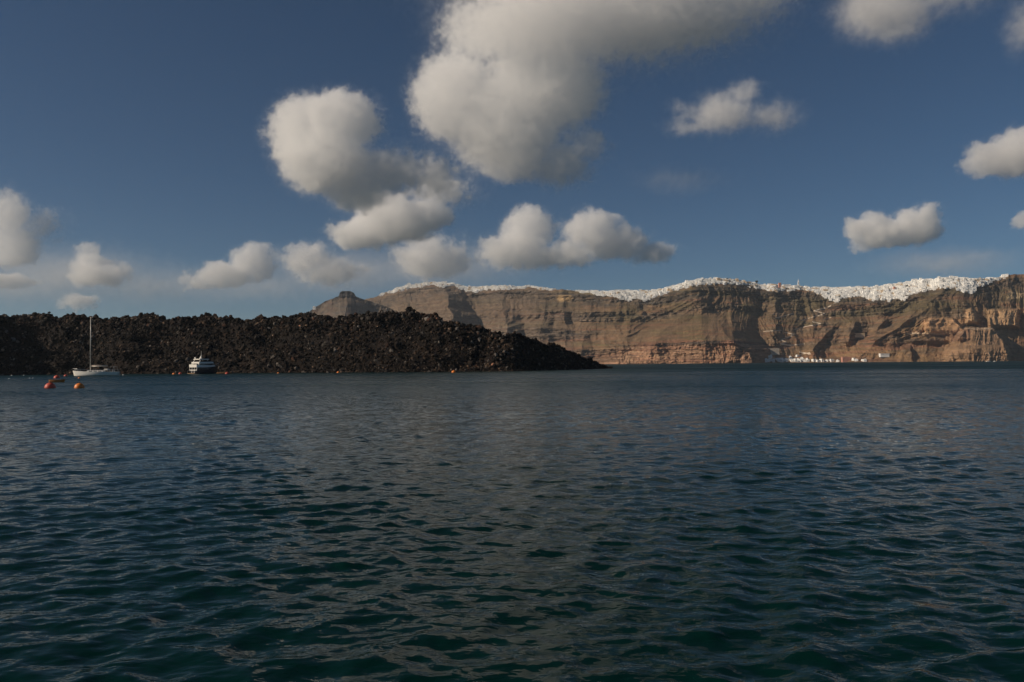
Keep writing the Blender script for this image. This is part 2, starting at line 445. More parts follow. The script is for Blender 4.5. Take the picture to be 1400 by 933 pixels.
def main_color(U, Z, XM, T, rock, ZR):
    n1 = fbm(XM / 120.0, Z / 40.0, 81, 4); n2 = fbm(XM / 35.0, Z / 16.0, 83, 4); n3 = fbm(XM / 200.0, Z / 9.0, 87, 3)
    C = np.zeros(U.shape + (3,)) + np.array([0.180, 0.128, 0.086])          # scree
    C = mixc(C, [0.150, 0.122, 0.070], sstep(0.1, 0.8, n1))                   # olive scrub
    C = mixc(C, [0.112, 0.092, 0.078], rock * 0.85)                             # grey-brown lava beds
    C = mixc(C, [0.070, 0.058, 0.052], rock * sstep(0.15, 0.6, n2))
    C = mixc(C, [0.20, 0.105, 0.070], sstep(0.15, 0.6, n3) * 0.65)            # reddish ash
    low = 1 - sstep(52, 62, Z + 10 * n1)
    C = mixc(C, [0.30, 0.19, 0.135], low * sstep(780, 860, U) * (1 - sstep(1040, 1060, U)) * 0.85)   # pink tuff at the foot
    band = np.exp(-((Z - 62 - 0.02 * (U - 950)) / 4.0) ** 2) * sstep(860, 900, U) * (1 - sstep(1035, 1050, U))
    C = mixc(C, [0.055, 0.042, 0.038], band * 0.85)
    C = mixc(C, [0.29, 0.20, 0.135], low * sstep(0.1, 0.6, n2) * 0.5)
    top = sstep(0.74, 0.8, T) * (1 - sstep(0.93, 0.97, T))
    C = mixc(C, [0.066, 0.062, 0.058], top * sstep(-.5, .2, n2) * 0.8)
    C = mixc(C, [0.108, 0.093, 0.058], sstep(.45, .6, T) * (1 - sstep(.80, .9, T)) * sstep(640, 700, U) * sstep(-.3, .3, n1) * 0.65)
    C = mixc(C, [0.26, 0.165, 0.10], sstep(-.1, .4, n1) * (1 - sstep(.35, .5, T)) * sstep(1040, 1100, U) * 0.6)
    C = mixc(C, [0.128, 0.104, 0.090], (1 - sstep(700, 860, U)) * 0.6)                    # greyer beds on the left
    C = mixc(C, [0.235, 0.120, 0.085], sstep(.05, .45, fbm(XM / 150.0, Z / 14.0, 97, 3)) * (1 - sstep(70, 110, Z)) * 0.55)
    # tuff blocks at the right
    def blk(a, b, z0, z1, s=1.0):
        return sstep(a - 3, a + 3, U + 3 * n2) * (1 - sstep(b - 3, b + 3, U + 3 * n2)) * sstep(z0 - 4, z0 + 4, Z + 4 * n2) * (1 - sstep(z1 - 4, z1 + 4, Z + 4 * n2)) * s
    C = mixc(C, [0.46, 0.29, 0.175], blk(1262, 1316, 88, 140, 0.85))
    C = mixc(C, [0.48, 0.32, 0.20], blk(1320, 1339, 118, 172, 0.85))
    C = mixc(C, [0.47, 0.32, 0.20], blk(1350, 1396, 106, 172, 0.8))
    C = mixc(C, [0.47, 0.32, 0.20], blk(1400, 1462, 100, 178, 0.8))
    C = mixc(C, [0.33, 0.22, 0.145], blk(1290, 1384, -10, 104, 0.75))
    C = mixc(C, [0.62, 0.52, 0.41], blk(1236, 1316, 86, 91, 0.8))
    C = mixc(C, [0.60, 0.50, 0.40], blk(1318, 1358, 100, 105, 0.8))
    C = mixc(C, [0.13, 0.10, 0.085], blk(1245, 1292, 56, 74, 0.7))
    C = mixc(C, [0.19, 0.105, 0.075], blk(1298, 1326, 60, 100, 0.6))
    # pale walls at the top right and by the gap between the villages
    C = mixc(C, [0.42, 0.34, 0.24], blk(1380, 1480, 212, 236, 0.7))
    C = mixc(C, [0.40, 0.29, 0.17], blk(763, 782, 238, 262, 0.8))
    n4 = fbm(XM / 90.0, Z / 2.6, 93, 3) + 0.5 * fbm(XM / 14.0, Z / 5.0, 95, 3)
    C = C * (1 + 0.75 * np.clip(n4, -1, 1) * (0.25 + 0.75 * rock))[..., None]
    return C * np.array([1.02, 0.96, 0.85])

PROF = [
 (380, [(0,0),(.15,.06),(.5,.42),(.7,.62),(.85,.82),(1,1)]),
 (620, [(0,0),(.15,.06),(.45,.36),(.62,.50),(.66,.62),(.86,.82),(.93,.86),(1,1)]),
 (760, [(0,0),(.20,.06),(.30,.22),(.46,.30),(.56,.48),(.70,.56),(.84,.84),(.96,.90),(1,1)]),
 (900, [(0,0),(.25,.05),(.27,.13),(.55,.60),(.68,.68),(.80,.80),(.88,.84),(1,1)]),
 (1000,[(0,0),(.24,.05),(.26,.12),(.62,.66),(.70,.70),(.80,.80),(.90,.85),(1,1)]),
 (1080,[(0,0),(.05,.14),(.22,.30),(.55,.60),(.78,.78),(.88,.82),(.93,.86),(1,1)]),
 (1180,[(0,0),(.05,.16),(.22,.34),(.52,.54),(.60,.66),(.76,.74),(.84,.82),(1,1)]),
 (1250,[(0,0),(.06,.08),(.20,.26),(.35,.36),(.60,.62),(.78,.74),(.84,.82),(1,1)]),
 (1330,[(0,0),(.10,.06),(.40,.40),(.65,.62),(.85,.84),(.95,.95),(1,1)]),
 (1400,[(0,0),(.10,.08),(.40,.44),(.70,.72),(.85,.86),(.95,.92),(1,1)]),
 (1750,[(0,0),(.10,.08),(.40,.44),(.70,.72),(.85,.86),(.95,.92),(1,1)]),
]
RUN = [(380,330),(620,300),(760,260),(900,310),(1000,330),(1100,380),(1200,360),(1400,360),(1750,360)]
me, CLIFF_V = build_cliff('caldera_cliff', 380, 1700, 1420, 140, RIM, base_depth, lambda u: interp(u, RUN), main_spurs, main_color, M_ROCK, PROF, jag=1.25)
cliff = tag(link('caldera_cliff', me), kind='structure')

# rock headland standing in front of the left end of the cliffs
SK_RIM = [(395,447),(415,432),(430,421),(445,412),(455,408.5),(463,405.5),(465,400),(468,398.5),(479,398.5),(484,401),(487,406),(494,408.5),(505,411.5),(515,415),(530,420),(545,427),(560,433),(575,440),(600,452)]
def sk_spurs(U, Z, XM, T):
    n = 2.5 * fbm(XM / 60.0, Z / 60.0, 171, 3)
    return spur(U + n, Z, [(476, 330), (473, 200), (471, 0)], [(0, 190), (120, 170), (225, 60), (255, 10)], [(0, 75), (250, 30)], [(0, 85), (250, 28)])
def sk_color(U, Z, XM, T, rock, ZR):
    n1 = fbm(XM / 90.0, Z / 30.0, 181, 4); n2 = fbm(XM / 40.0, Z / 12.0, 183, 4)
    C = np.zeros(U.shape + (3,)) + np.array([0.125, 0.098, 0.075])
    C = mixc(C, [0.085, 0.075, 0.068], sstep(0, .6, n1)); C = mixc(C, [0.16, 0.10, 0.075], sstep(.2, .7, n2) * .6)
    crown = sstep(462, 466, U) * (1 - sstep(484, 488, U)) * sstep(zpx(475, 407, 3000) - 3, zpx(475, 407, 3000), Z)
    return mixc(C, [0.055, 0.050, 0.050], crown)
me, SK_V = build_cliff('rock_headland', 395, 600, 300, 90, SK_RIM, lambda u: 2790 + 0 * u, lambda u: 210 + 0 * u, sk_spurs, sk_color, M_ROCK,
    [(395, [(0,0),(.2,.2),(.6,.6),(.86,.93),(.9,.97),(1,1)]), (600, [(0,0),(.2,.2),(.6,.6),(.86,.93),(.9,.97),(1,1)])], jag=0.7, back=160, rimnoise=0.35)
headland = tag(link('rock_headland', me), kind='structure')

# ------------------------------------------------------------------ lava flow
def ico(sub):
    bm = bmesh.new(); bmesh.ops.create_icosphere(bm, subdivisions=sub, radius=1.0)
    v = np.array([p.co[:] for p in bm.verts]); f = np.array([[q.index for q in p.verts] for p in bm.faces]); bm.free()
    return v, f
ICO1, ICO2 = ico(1), ico(2)

LAVA_TOP = [(-400,395),(-200,404),(-60,415),(-15,428),(0,431),(25,432),(35,434),(50,431),(65,431),(75,434),(85,435),(100,431),(118,433),(130,435),(145,438),(160,435),(180,434),(190,432),(210,434),(235,437),(260,437),(270,435),(282,432),(290,435),(310,436),(330,439),(350,437),(375,436),(400,433),(415,432),(430,431),(450,435),(470,436),(490,430),(505,428),(520,428),(535,428),(545,430),(553,429),(557,424),(563,424),(567,430),(585,430),(600,436),(612,441),(630,446),(640,451),(650,451),(665,454),(690,458),(710,462),(730,469),(745,474),(755,473),(765,476),(780,482),(800,489),(815,496),(825,500.5),(836,504)]  # unseen left end raised and brought forward to cast shade on the slope
LAVA_SHORE = [(-400,215),(-160,265),(-60,300),(-10,326),(40,338),(150,338),(300,340),(400,332),(500,322),(600,315),(700,322),(740,345),(790,385),(836,445)]
def lava_shape():
    nu, nv = 1100, 84
    u = np.linspace(-380, 836, nu)
    top = interp(u, LAVA_TOP)
    Ys = interp(u, LAVA_SHORE)
    def smooth(a, n=45):
        k = np.hanning(2 * n + 1); k /= k.sum()
        return np.convolve(np.pad(a, n, mode='edge'), k, mode='valid')
    cove = 2.6 * fbm(u / 22.0, 0 * u, 201, 4)                       # small coves along the shore only
    H0 = smooth(np.maximum(CAM_H + rayz(u, top) * (Ys + 40), 0.3))
    run = 5 + 2.0 * H0
    H = np.maximum(CAM_H + rayz(u, top) * (Ys + run), 0.2)
    t = np.linspace(0, 1, nv)[:, None]
    m = Ys / F_PX
    XM = (u * 0.3)[None] + 0 * t
    S = t * run[None]
    prof = np.interp(t, [0, .08, .62, .78, 1], [0, .06, .60, .84, 1.0])
    Hs = smooth(H)
    HM = Hs[None] + (H - Hs)[None] * sstep(.68, .97, t)
    Z = -1.2 + (HM + 1.2) * prof
    Z = Z + np.clip(H[None] / 20.0, 0, 1) * 3.4 * fbm(XM / 15.0 + 0.3 * fbm(XM / 7.0, S / 7.0, 209, 2), S / 12.0, 208, 2, .45) * sstep(.03, .2, t) * (1 - sstep(.82, .97, t))
    Z[1:] = np.maximum(Z[1:], -0.6)
    amp = np.clip(H[None] / 8.0, 0.15, 1)
    big = 1.7 * fbm(XM / 11.0, S / 11.0 + 7, 211, 4, 0.55)
    sm = 0.8 * ridged(XM / 3.4, S / 3.4, 217, 3, 0.6) - 0.8
    up = sstep(.5, .8, t)
    Z = Z + amp * (big * (0.14 + 0.95 * up) * (1 - 0.35 * sstep(.93, 1, t)) + sm * (0.05 + 1.2 * up))
    Z[0] = -1.5
    Yv = Ys[None] + cove[None] * (1 - sstep(0, .14, t)) + S - amp * 1.6 * (fbm(XM / 26.0 + 0.4 * fbm(XM / 9.0, S / 9.0, 223, 2), S / 34.0, 221, 2, .4)) * sstep(.02, .2, t)
    X = rayx(u)[None] * Yv
    V = np.stack([X, Yv, Z], -1)
    back = []
    for k in range(1, 8):
        w = k / 7
        yb = Yv[-1] + 90 * w * np.clip(H / 20, 0.05, 1)
        zb = Z[-1] * (1 - w) ** 0.6 - 1.5 * w + amp[0] * (1.3 * fbm(XM[0] / 8.0, yb / 8.0, 231, 3) - 1.4) * (1 - w)
        back.append(np.stack([rayx(u) * yb, yb, zb], -1))
    return u, V, np.concatenate([V, np.array(back)], 0), H
LU, LV, LVALL, LH = lava_shape()

def lava_mat():
    t = NT('lava_rock')
    at = t.n('Attribute', attribute_name='tint')
    geo = t.n('NewGeometry')
    nz = t.n('TexNoise', Scale=2.2, Detail=6.0, Roughness=0.65); t.l(geo.outputs['Position'], nz.inputs['Vector'])
    mr = t.n('MapRange'); mr.inputs['From Min'].default_value = 0.3; mr.inputs['From Max'].default_value = 0.7
    mr.inputs['To Min'].default_value = 0.55; mr.inputs['To Max'].default_value = 1.5
    t.l(nz.outputs['Fac'], mr.inputs['Value'])
    mx = t.n('MixRGB', blend_type='MULTIPLY'); mx.inputs['Fac'].default_value = 1
    t.l(at.outputs['Color'], mx.inputs['Color1']); t.l(mr.outputs[0], mx.inputs['Color2'])
    b = t.n('Bump', Strength=0.7, Distance=0.25); t.l(nz.outputs['Fac'], b.inputs['Height'])
    p = t.n('BsdfPrincipled', Roughness=0.9); p.inputs['Specular IOR Level'].default_value = 0.2
    t.l(mx.outputs[0], p.inputs['Base Color']); t.l(b.outputs[0], p.inputs['Normal'])
    t.l(p.outputs[0], t.out.inputs['Surface'])
    return t.m
M_LAVA = lava_mat()
n_all = LVALL.shape[0]
uu = LU[None] + np.zeros((n_all, 1)); zz_ = LVALL[..., 2]
C = np.zeros(LVALL.shape) + np.array([0.0075, 0.005, 0.0038])
C = mixc(C, [0.016, 0.009, 0.006], sstep(.1, .6, fbm(uu / 30.0, zz_ / 6.0, 241, 3)) * .6)
me = mesh_np('lava_flow', LVALL.reshape(-1, 3), grid_quads(n_all, len(LU)), False, [M_LAVA], C.reshape(-1, 3))
lava = tag(link('lava_flow', me), kind='structure')

def rock_shapes(n, base, rng):
    out = []
    for k in range(n):
        v, f = base
        d = v * (1 + rng.normal(0, 0.22, len(v)))[:, None] * np.array([rng.uniform(.7, 1.25), rng.uniform(.7, 1.25), rng.uniform(.6, 1.15)])
        out.append((d, f))
    return out

def rot_matrices(n, rng):
    q = rng.normal(0, 1, (n, 4)); q /= np.linalg.norm(q, axis=1)[:, None]
    w, x, y, z = q.T
    return np.stack([1-2*(y*y+z*z), 2*(x*y-z*w), 2*(x*z+y*w), 2*(x*y+z*w), 1-2*(x*x+z*z), 2*(y*z-x*w), 2*(x*z-y*w), 2*(y*z+x*w), 1-2*(x*x+y*y)], -1).reshape(n, 3, 3)

def lava_tint(rng, n, up, u):
    g = np.exp(rng.normal(math.log(0.0092), 0.9, n))
    c = np.stack([g * 1.38, g * 0.92, g * 0.62], -1)
    rust = (rng.random(n) < 0.05 + 0.22 * up)
    c[rust] = np.stack([g[rust] * 1.9, g[rust] * 0.95, g[rust] * 0.6], -1)
    pale = rng.random(n) < 0.09
    c[pale] = np.array([0.110, 0.095, 0.082]) * rng.uniform(.5, 1.15, (pale.sum(), 1))
    return c

def build_rubble():
    rng = np.random.default_rng(5)
    shapes = rock_shapes(10, ICO1 if False else (ICO_LOW), rng)
    N = 37000
    iu = rng.integers(280, len(LU), N)          # the part of the flow the photograph shows, and a little beyond
    it = (rng.random(N) ** 0.9 * (LV.shape[0] - 1)).astype(int)
    P = LV[it, iu] + rng.normal(0, 0.25, (N, 3))
    up = it / LV.shape[0]
    sc = np.exp(rng.normal(math.log(0.32), 0.56, N)) * (1 + 0.55 * sstep(.6, .95, up)) * np.clip(LH[iu] / 9.0, 0.55, 1)
    sc = np.minimum(sc, rng.uniform(0.9, 1.4, N))
    M = rot_matrices(N, rng)
    vs, fs, cs, n = [], [], [], 0
    C = lava_tint(rng, N, sstep(.6, .9, up), LU[iu])
    C = C * np.exp(0.9 * fbm(P[:, 0] / 14.0, P[:, 2] / 8.0, 251, 3))[:, None]
    edge = rng.random(N) < 0.03                      # stray blocks awash along the shore
    P[edge] = LV[2, iu[edge]] + np.stack([rng.normal(0, 1, edge.sum()), -np.abs(rng.normal(0, 2.2, edge.sum())), 0 * iu[edge]], -1)
    P[edge, 2] = rng.uniform(-.35, .15, edge.sum())
    kind = rng.integers(0, len(shapes), N)
    for k, (v, f) in enumerate(shapes):
        s = np.where(kind == k)[0]
        w = np.einsum('nij,vj->nvi', M[s], v) * sc[s][:, None, None] + P[s][:, None]
        m = len(s)
        vs.append(w.reshape(-1, 3)); fs.append((f[None] + (np.arange(m) * len(v))[:, None, None] + n).reshape(-1, 3))
        cs.append(np.repeat(C[s], len(v), 0)); n += m * len(v)
    me = mesh_np('rubble', np.concatenate(vs), np.concatenate(fs), False, [M_LAVA], np.concatenate(cs))
    o = link('rubble', me, lava)
    o['kind'] = 'stuff'
    # the larger blocks, each on its own
    big = rock_shapes(12, ICO1, rng)
    meshes = []
    for v, f in big:
        for q in range(2):
            meshes.append(mesh_np('boulder', v, f, False, [M_LAVA], np.repeat(lava_tint(rng, 1, np.array([.6 * q]), None) * 0.9, len(v), 0)))
    for k in range(300):
        j = rng.integers(330, len(LU) - 60); t = int((1 - rng.random() ** 2.0 * 0.75) * (LV.shape[0] - 1))
        p = LV[t, j]
        s = rng.uniform(0.7, 1.4) * (1.25 if rng.random() < .2 else 1) * min(1, LH[j] / 9)
        b = link('boulder', meshes[rng.integers(0, len(meshes))], lava, Vector(p) + Vector((0, 0, s * 0.15)))
        b.scale = (s, s, s * rng.uniform(.8, 1.3)); b.rotation_euler = (rng.uniform(-.5, .5), rng.uniform(-.5, .5), rng.uniform(0, 6.28))
    # the pinnacle on the crest
    for (px, py, w) in ((559, 427, 2.0), (561, 424.5, 1.5), (565, 428, 1.4)):
        j = int(np.argmin(np.abs(LU - px))); Y = LV[-1, j, 1]
        b = link('boulder', meshes[3], lava, at_depth(px, py, Y)); b.scale = (w * .75, w * .75, w * 1.3); b.rotation_euler = (.2, .1, px)
v4, f4 = ICO1
def low_ico():
    g = (1 + 5 ** .5) / 2
    v = np.array([(-1,g,0),(1,g,0),(-1,-g,0),(1,-g,0),(0,-1,g),(0,1,g),(0,-1,-g),(0,1,-g),(g,0,-1),(g,0,1),(-g,0,-1),(-g,0,1)], float)
    v /= np.linalg.norm(v[0])
    f = np.array([(0,11,5),(0,5,1),(0,1,7),(0,7,10),(0,10,11),(1,5,9),(5,11,4),(11,10,2),(10,7,6),(7,1,8),(3,9,4),(3,4,2),(3,2,6),(3,6,8),(3,8,9),(4,9,5),(2,4,11),(6,2,10),(8,6,7),(9,8,1)])
    return v, f
ICO_LOW = low_ico()
build_rubble()

# ------------------------------------------------------------------ villages on the rim and the harbour
def project(P):
    P = np.asarray(P, float) - np.array([0, 0, CAM_H])
    m = np.array(CAM_ROT)
    q = P @ m                                  # camera space = R^T p
    return 700 + F_PX * q[..., 0] / -q[..., 2], 466.5 - F_PX * q[..., 1] / -q[..., 2]

TOWN_LOW = [(505,404),(515,406),(524,404),(530,402),(545,400),(560,395),(575,393),(590,390),(605,393),(615,392),(622,391),(630,397),(645,400),(652,400),(662,397),(690,397),(715,395),(725,393),(740,397),(755,398),(762,396),(772,396),(776,399),(790,400),(805,402),(830,405),(850,409),(860,414),(868,407),(880,412),(892,408),(912,401),(935,394),(960,390),(1000,389),(1022,392),(1040,396),(1055,399),(1080,398),(1095,396),(1110,399),(1130,409),(1142,413),(1152,409),(1168,406),(1182,406),(1190,412),(1202,410),(1215,411),(1226,408),(1236,412),(1245,404),(1260,399),(1275,397),(1290,394),(1305,394),(1315,401),(1330,401),(1336,393),(1350,388),(1362,383),(1376,381),(1380,370)]

def white_mat(name, col, var=0.10):
    t = NT(name)
    at = t.n('Attribute', attribute_name='tint')
    geo = t.n('NewGeometry')
    nz = t.n('TexNoise', Scale=0.35, Detail=5.0); t.l(geo.outputs['Position'], nz.inputs['Vector'])
    mr = t.n('MapRange'); mr.inputs['To Min'].default_value = 1 - var; mr.inputs['To Max'].default_value = 1 + var * .6
    t.l(nz.outputs['Fac'], mr.inputs['Value'])
    mx = t.n('MixRGB', blend_type='MULTIPLY'); mx.inputs['Fac'].default_value = 1
    mx.inputs['Color1'].default_value = (*col, 1)
    t.l(mr.outputs[0], mx.inputs['Color2'])
    p = t.n('BsdfPrincipled', Roughness=0.85)
    t.l(mx.outputs[0], p.inputs['Base Color'])
    t.l(p.outputs[0], t.out.inputs['Surface'])
    return t.m
M_WHITE = white_mat('whitewash', (0.85, 0.84, 0.81))
M_CREAM = white_mat('cream_render', (0.58, 0.45, 0.31))
M_PINK = white_mat('pink_render', (0.55, 0.27, 0.20))
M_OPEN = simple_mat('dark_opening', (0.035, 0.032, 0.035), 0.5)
M_BLUE = simple_mat('blue_dome', (0.06, 0.14, 0.30), 0.5)
M_STONE = white_mat('path_stone', (0.60, 0.51, 0.41))

class Shape:
    """collects boxes, openings, vaults and domes with a material index for each face"""
    def __init__(self): self.v = []; self.f = []; self.m = []
    def add(self, v, f, mi):
        n = len(self.v); self.v += [tuple(p) for p in v]; self.f += [tuple(n + i for i in q) for q in f]; self.m += [mi] * len(f)
    def box(self, x0, x1, y0, y1, z0, z1, mi=0):
        self.add([(x0,y0,z0),(x1,y0,z0),(x1,y1,z0),(x0,y1,z0),(x0,y0,z1),(x1,y0,z1),(x1,y1,z1),(x0,y1,z1)],
                 [(0,1,5,4),(1,2,6,5),(2,3,7,6),(3,0,4,7),(4,5,6,7)], mi)
    def vault(self, x0, x1, y0, y1, z0, h, mi=0, n=6):      # barrel roof running along y
        v = []; f = []
        for k in range(n + 1):
            a = math.pi * k / n
            x = (x0 + x1) / 2 - math.cos(a) * (x1 - x0) / 2; z = z0 + math.sin(a) * h
            v += [(x, y0, z), (x, y1, z)]
        for k in range(n): f.append((2*k, 2*k+1, 2*k+3, 2*k+2))
        f.append(tuple(range(2 * n, -1, -2))); f.append(tuple(range(1, 2 * n + 2, 2)))
        self.add(v, f, mi)
    def dome(self, x, y, z, r, h, mi=0, n=10, rings=4):
        v = []; f = []
        for j in range(rings):
            a = math.pi / 2 * j / rings
            for k in range(n):
                b = 2 * math.pi * k / n
                v.append((x + r * math.cos(a) * math.cos(b), y + r * math.cos(a) * math.sin(b), z + h * math.sin(a)))
        v.append((x, y, z + h))
        for j in range(rings - 1):
            for k in range(n):
                f.append((j*n + k, j*n + (k+1) % n, (j+1)*n + (k+1) % n, (j+1)*n + k))
        for k in range(n): f.append(((rings-1)*n + k, (rings-1)*n + (k+1) % n, rings*n))
        self.add(v, f, mi)
    def arrays(self): return np.array(self.v, float), self.f, np.array(self.m)
    def mesh(self, name, mats):
        me = bpy.data.meshes.new(name); me.from_pydata(self.v, [], self.f); me.update()
        for m in mats: me.materials.append(m)
        me.polygons.foreach_set('material_index', self.m)
        return me

def openings(s, rng, x0, x1, z0, z1, y, big=False):
    """doors and windows set 5 cm proud of the front wall as solid dark panels, with no recess cut"""
    n = max(1, int((x1 - x0) / 2.6))
    for k in range(n):
        if rng.random() < 0.25: continue
        cx = x0 + (k + .5) * (x1 - x0) / n + rng.uniform(-.2, .2)
        w = rng.uniform(.45, .75); h = rng.uniform(1.1, 1.6)
        zz = z0 + (0.05 if rng.random() < .4 else 0.9)
        if zz + h > z1 - .3: zz = z0 + .1; h = min(h, z1 - z0 - .5)
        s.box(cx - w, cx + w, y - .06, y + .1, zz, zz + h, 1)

def house_shape(kind, rng):
    s = Shape()
    w = rng.uniform(3.4, 6.4); d = rng.uniform(3.0, 4.6); h = rng.uniform(2.8, 4.3); b = -4.0
    if kind == 0:                                            # flat roofed cube with parapet
        s.box(-w, w, -d, d, b, h); openings(s, rng, -w + .6, w - .6, 0.2, h, -d)
        t = .35
        s.box(-w, w, -d, -d + t, h + .004, h + .7); s.box(-w, w, d - t, d, h + .004, h + .7)
        s.box(-w, -w + t, -d + t + .004, d - t - .004, h + .004, h + .7); s.box(w - t, w, -d + t + .004, d - t - .004, h + .004, h + .7)
    elif kind == 1:                                          # stepped: a lower front room and a set-back upper room
        s.box(-w, w, -d - 1.5, d, b, h * .8); openings(s, rng, -w + .6, w - .6, 0.2, h * .8, -d - 1.5)
        k = rng.uniform(-.3, .5)
        s.box(-w * (.9 - k), w * .8, -d + 1.6, d - .3, h * .8 + .004, h * 1.65); openings(s, rng, -w * (.7 - k), w * .6, h * .8 + .1, h * 1.6, -d + 1.6)
    elif kind == 2:                                          # barrel vaulted house
        w *= .72
        s.box(-w, w, -d, d, b, h * .75); s.vault(-w, w, -d, d, h * .75 + .004, w * .8); openings(s, rng, -w * .7, w * .7, .1, h * .75, -d)
    else:                                                    # two rooms side by side
        s.box(-w * 1.3, -.05, -d, d, b, h * .8); openings(s, rng, -w * 1.2, -.3, .1, h * .8, -d)
        s.box(.05, w * 1.3, -d - .8, d - 1, b, h * 1.15); openings(s, rng, .3, w * 1.2, .1, h * 1.1, -d - .8)
        s.vault(-w * 1.3, -.05, -d, d, h * .8 + .004, w * .45)
    return s

rngh = np.random.default_rng(21)
HOUSE = [[house_shape(k, rngh) for _ in range(5)] for k in range(4)]
HOUSE_NAMES = ['flat_roofed_house', 'stepped_house', 'vaulted_house', 'paired_house']

def town():
    V = CLIFF_V
    PX, PY = project(V)
    rim = interp(PX, RIM); low = interp(PX, TOWN_LOW)
    n = 1.5 * fbm(PX / 7.0, PY / 5.0, 301, 2)
    ok = (PX > 519) & (PX < 1378) & (PY > rim - 2.0) & (PY < low + n - .6)
    clump = fbm(V[..., 0] / 34.0, V[..., 2] / 13.0, 307, 3) + 0.35 * sstep(0, 9, low - PY)
    ok &= clump > -0.42
    gap = (np.abs(PX - 768) < 9) & (PY > 392)
    ok &= ~gap
    # thin out towards the ragged lower edge and where the ground stays bare
    ii = np.argwhere(ok)
    rng = np.random.default_rng(33)
    rng.shuffle(ii)
    # a row just behind the rim as well
    cells = {}
    out = []
    cand = [V[i, j] for i, j in ii]
    last = V[-1]
    px_last = PX[-1]
    for j in np.where((px_last > 522) & (px_last < 1376) & (np.abs(px_last - 768) > 8))[0]:
        for off in (9, 20):
            if rng.random() < .5: cand.append(last[j] + np.array([rng.uniform(-2, 2), off + rng.uniform(-3, 3), -0.5 - off * .03]))
    for p in cand:
        r = 4.9 * rng.uniform(.85, 1.6)
        c = (int(p[0] // 9), int(p[1] // 9))
        bad = False
        for dx in (-1, 0, 1):
            for dy in (-1, 0, 1):
                for q in cells.get((c[0] + dx, c[1] + dy), ()):
                    if (q[0]-p[0])**2 + (q[1]-p[1])**2 + (1.8*(q[2]-p[2]))**2 < r * r: bad = True; break
                if bad: break
            if bad: break
        if bad: continue
        cells.setdefault(c, []).append(p); out.append(p)
    P = np.array(out)
    px, py = project(P)
    n = len(P)
    kind = rng.choice(4, n, p=[.42, .26, .18, .14]); var = rng.integers(0, 5, n)
    rot = np.arctan2(-P[:, 0], P[:, 1]) * 0.5 + rng.choice([0, 0, 0, 1.5708], n) + rng.normal(0, .13, n)
    sc = np.exp(rng.normal(-0.22, .26, n))
    tone = np.where(rng.random(n) < np.where((px > 990) & (px < 1120), .22, .05), 1, 0)
    # the 300 that show largest get objects of their own
    big = np.argsort(-(sc * (1 + .3 * (kind == 1)) / P[:, 1]))
    mine = set(big[:300].tolist())
    LAB = [['small flat-roofed white house', 'white house with set-back upper room', 'white barrel-vaulted house', 'pair of joined white rooms'],
           ['small flat-roofed ochre house', 'ochre house with set-back upper room', 'ochre barrel-vaulted house', 'pair of joined ochre rooms']]
    PLACE = [(660, 'above the shadowed spur'), (765, 'on the level rim beside the bare ochre gap'), (900, 'in the dip of the rim'), (1000, 'on the rounded summit'), (1058, 'between summit and church'),
             (1110, 'around the bell-tower church'), (1170, 'above the stepped path'), (1245, 'around the tall pink house'), (1290, 'around the domed church'), (1400, 'towards the bare end of the rim')]
    rim_h = interp(px, RIM); low_h = interp(px, TOWN_LOW)
    TIGHT = {'on the level rim beside the bare ochre gap': 'beside the bare ochre gap', 'towards the bare end of the rim': 'towards the bare rim end'}
    def where(i):
        f = (py[i] - rim_h[i]) / max(3.0, low_h[i] - rim_h[i])
        return (lambda w: TIGHT.get(w, w))(next(t for a, t in PLACE if px[i] < a)) + (', on the skyline' if f < .22 else ', at town\'s lower edge' if f > .75 else ', amid the town')
    meshes = {}
    sv, sf, sm, nv = [], [], [], 0
    for i in range(n):
        sh = HOUSE[kind[i]][var[i]]
        if i in mine:
            key = (kind[i], var[i], tone[i])
            if key not in meshes:
                meshes[key] = sh.mesh(HOUSE_NAMES[kind[i]], [M_CREAM if tone[i] else M_WHITE, M_OPEN])
            o = link(HOUSE_NAMES[kind[i]], meshes[key], loc=P[i])
            o.rotation_euler = (0, 0, rot[i]); o.scale = (sc[i],) * 3
            tag(o, LAB[tone[i]][kind[i]] + ' ' + where(i), 'house', 'houses of the cliff-top town')
        else:
            v, f, m = sh.arrays()
            c, s = math.cos(rot[i]), math.sin(rot[i])
            w = v * sc[i]
            w = np.stack([w[:, 0]*c - w[:, 1]*s, w[:, 0]*s + w[:, 1]*c, w[:, 2]], -1) + P[i]
            sv.append(w); sf += [tuple(k + nv for k in q) for q in f]; sm.append(np.where(m == 1, 1, 2 * tone[i])); nv += len(v)
    me = bpy.data.meshes.new('far_houses'); me.from_pydata(np.concatenate(sv).tolist(), [], sf); me.update()
    for m in (M_WHITE, M_OPEN, M_CREAM): me.materials.append(m)
    me.polygons.foreach_set('material_index', np.concatenate(sm).astype(np.int32))
    tag(link('village_houses', me), 'dense mass of further white village houses along the cliff rim', 'houses', kind='stuff')
    print('houses', n)
town()

bvh = BVHTree.FromObject(cliff, bpy.context.evaluated_depsgraph_get()) if False else None
def cliff_bvh():
    me = cliff.data
    vs = np.empty(len(me.vertices) * 3, np.float32); me.vertices.foreach_get('co', vs)
    return BVHTree.FromPolygons([Vector(p) for p in vs.reshape(-1, 3)], [tuple(p.vertices) for p in me.polygons])
BVH = cliff_bvh()
def hit(px, py):
    d = ray(px, py).normalized()
    r = BVH.ray_cast(Vector((0, 0, CAM_H)), d)
    return r[0]

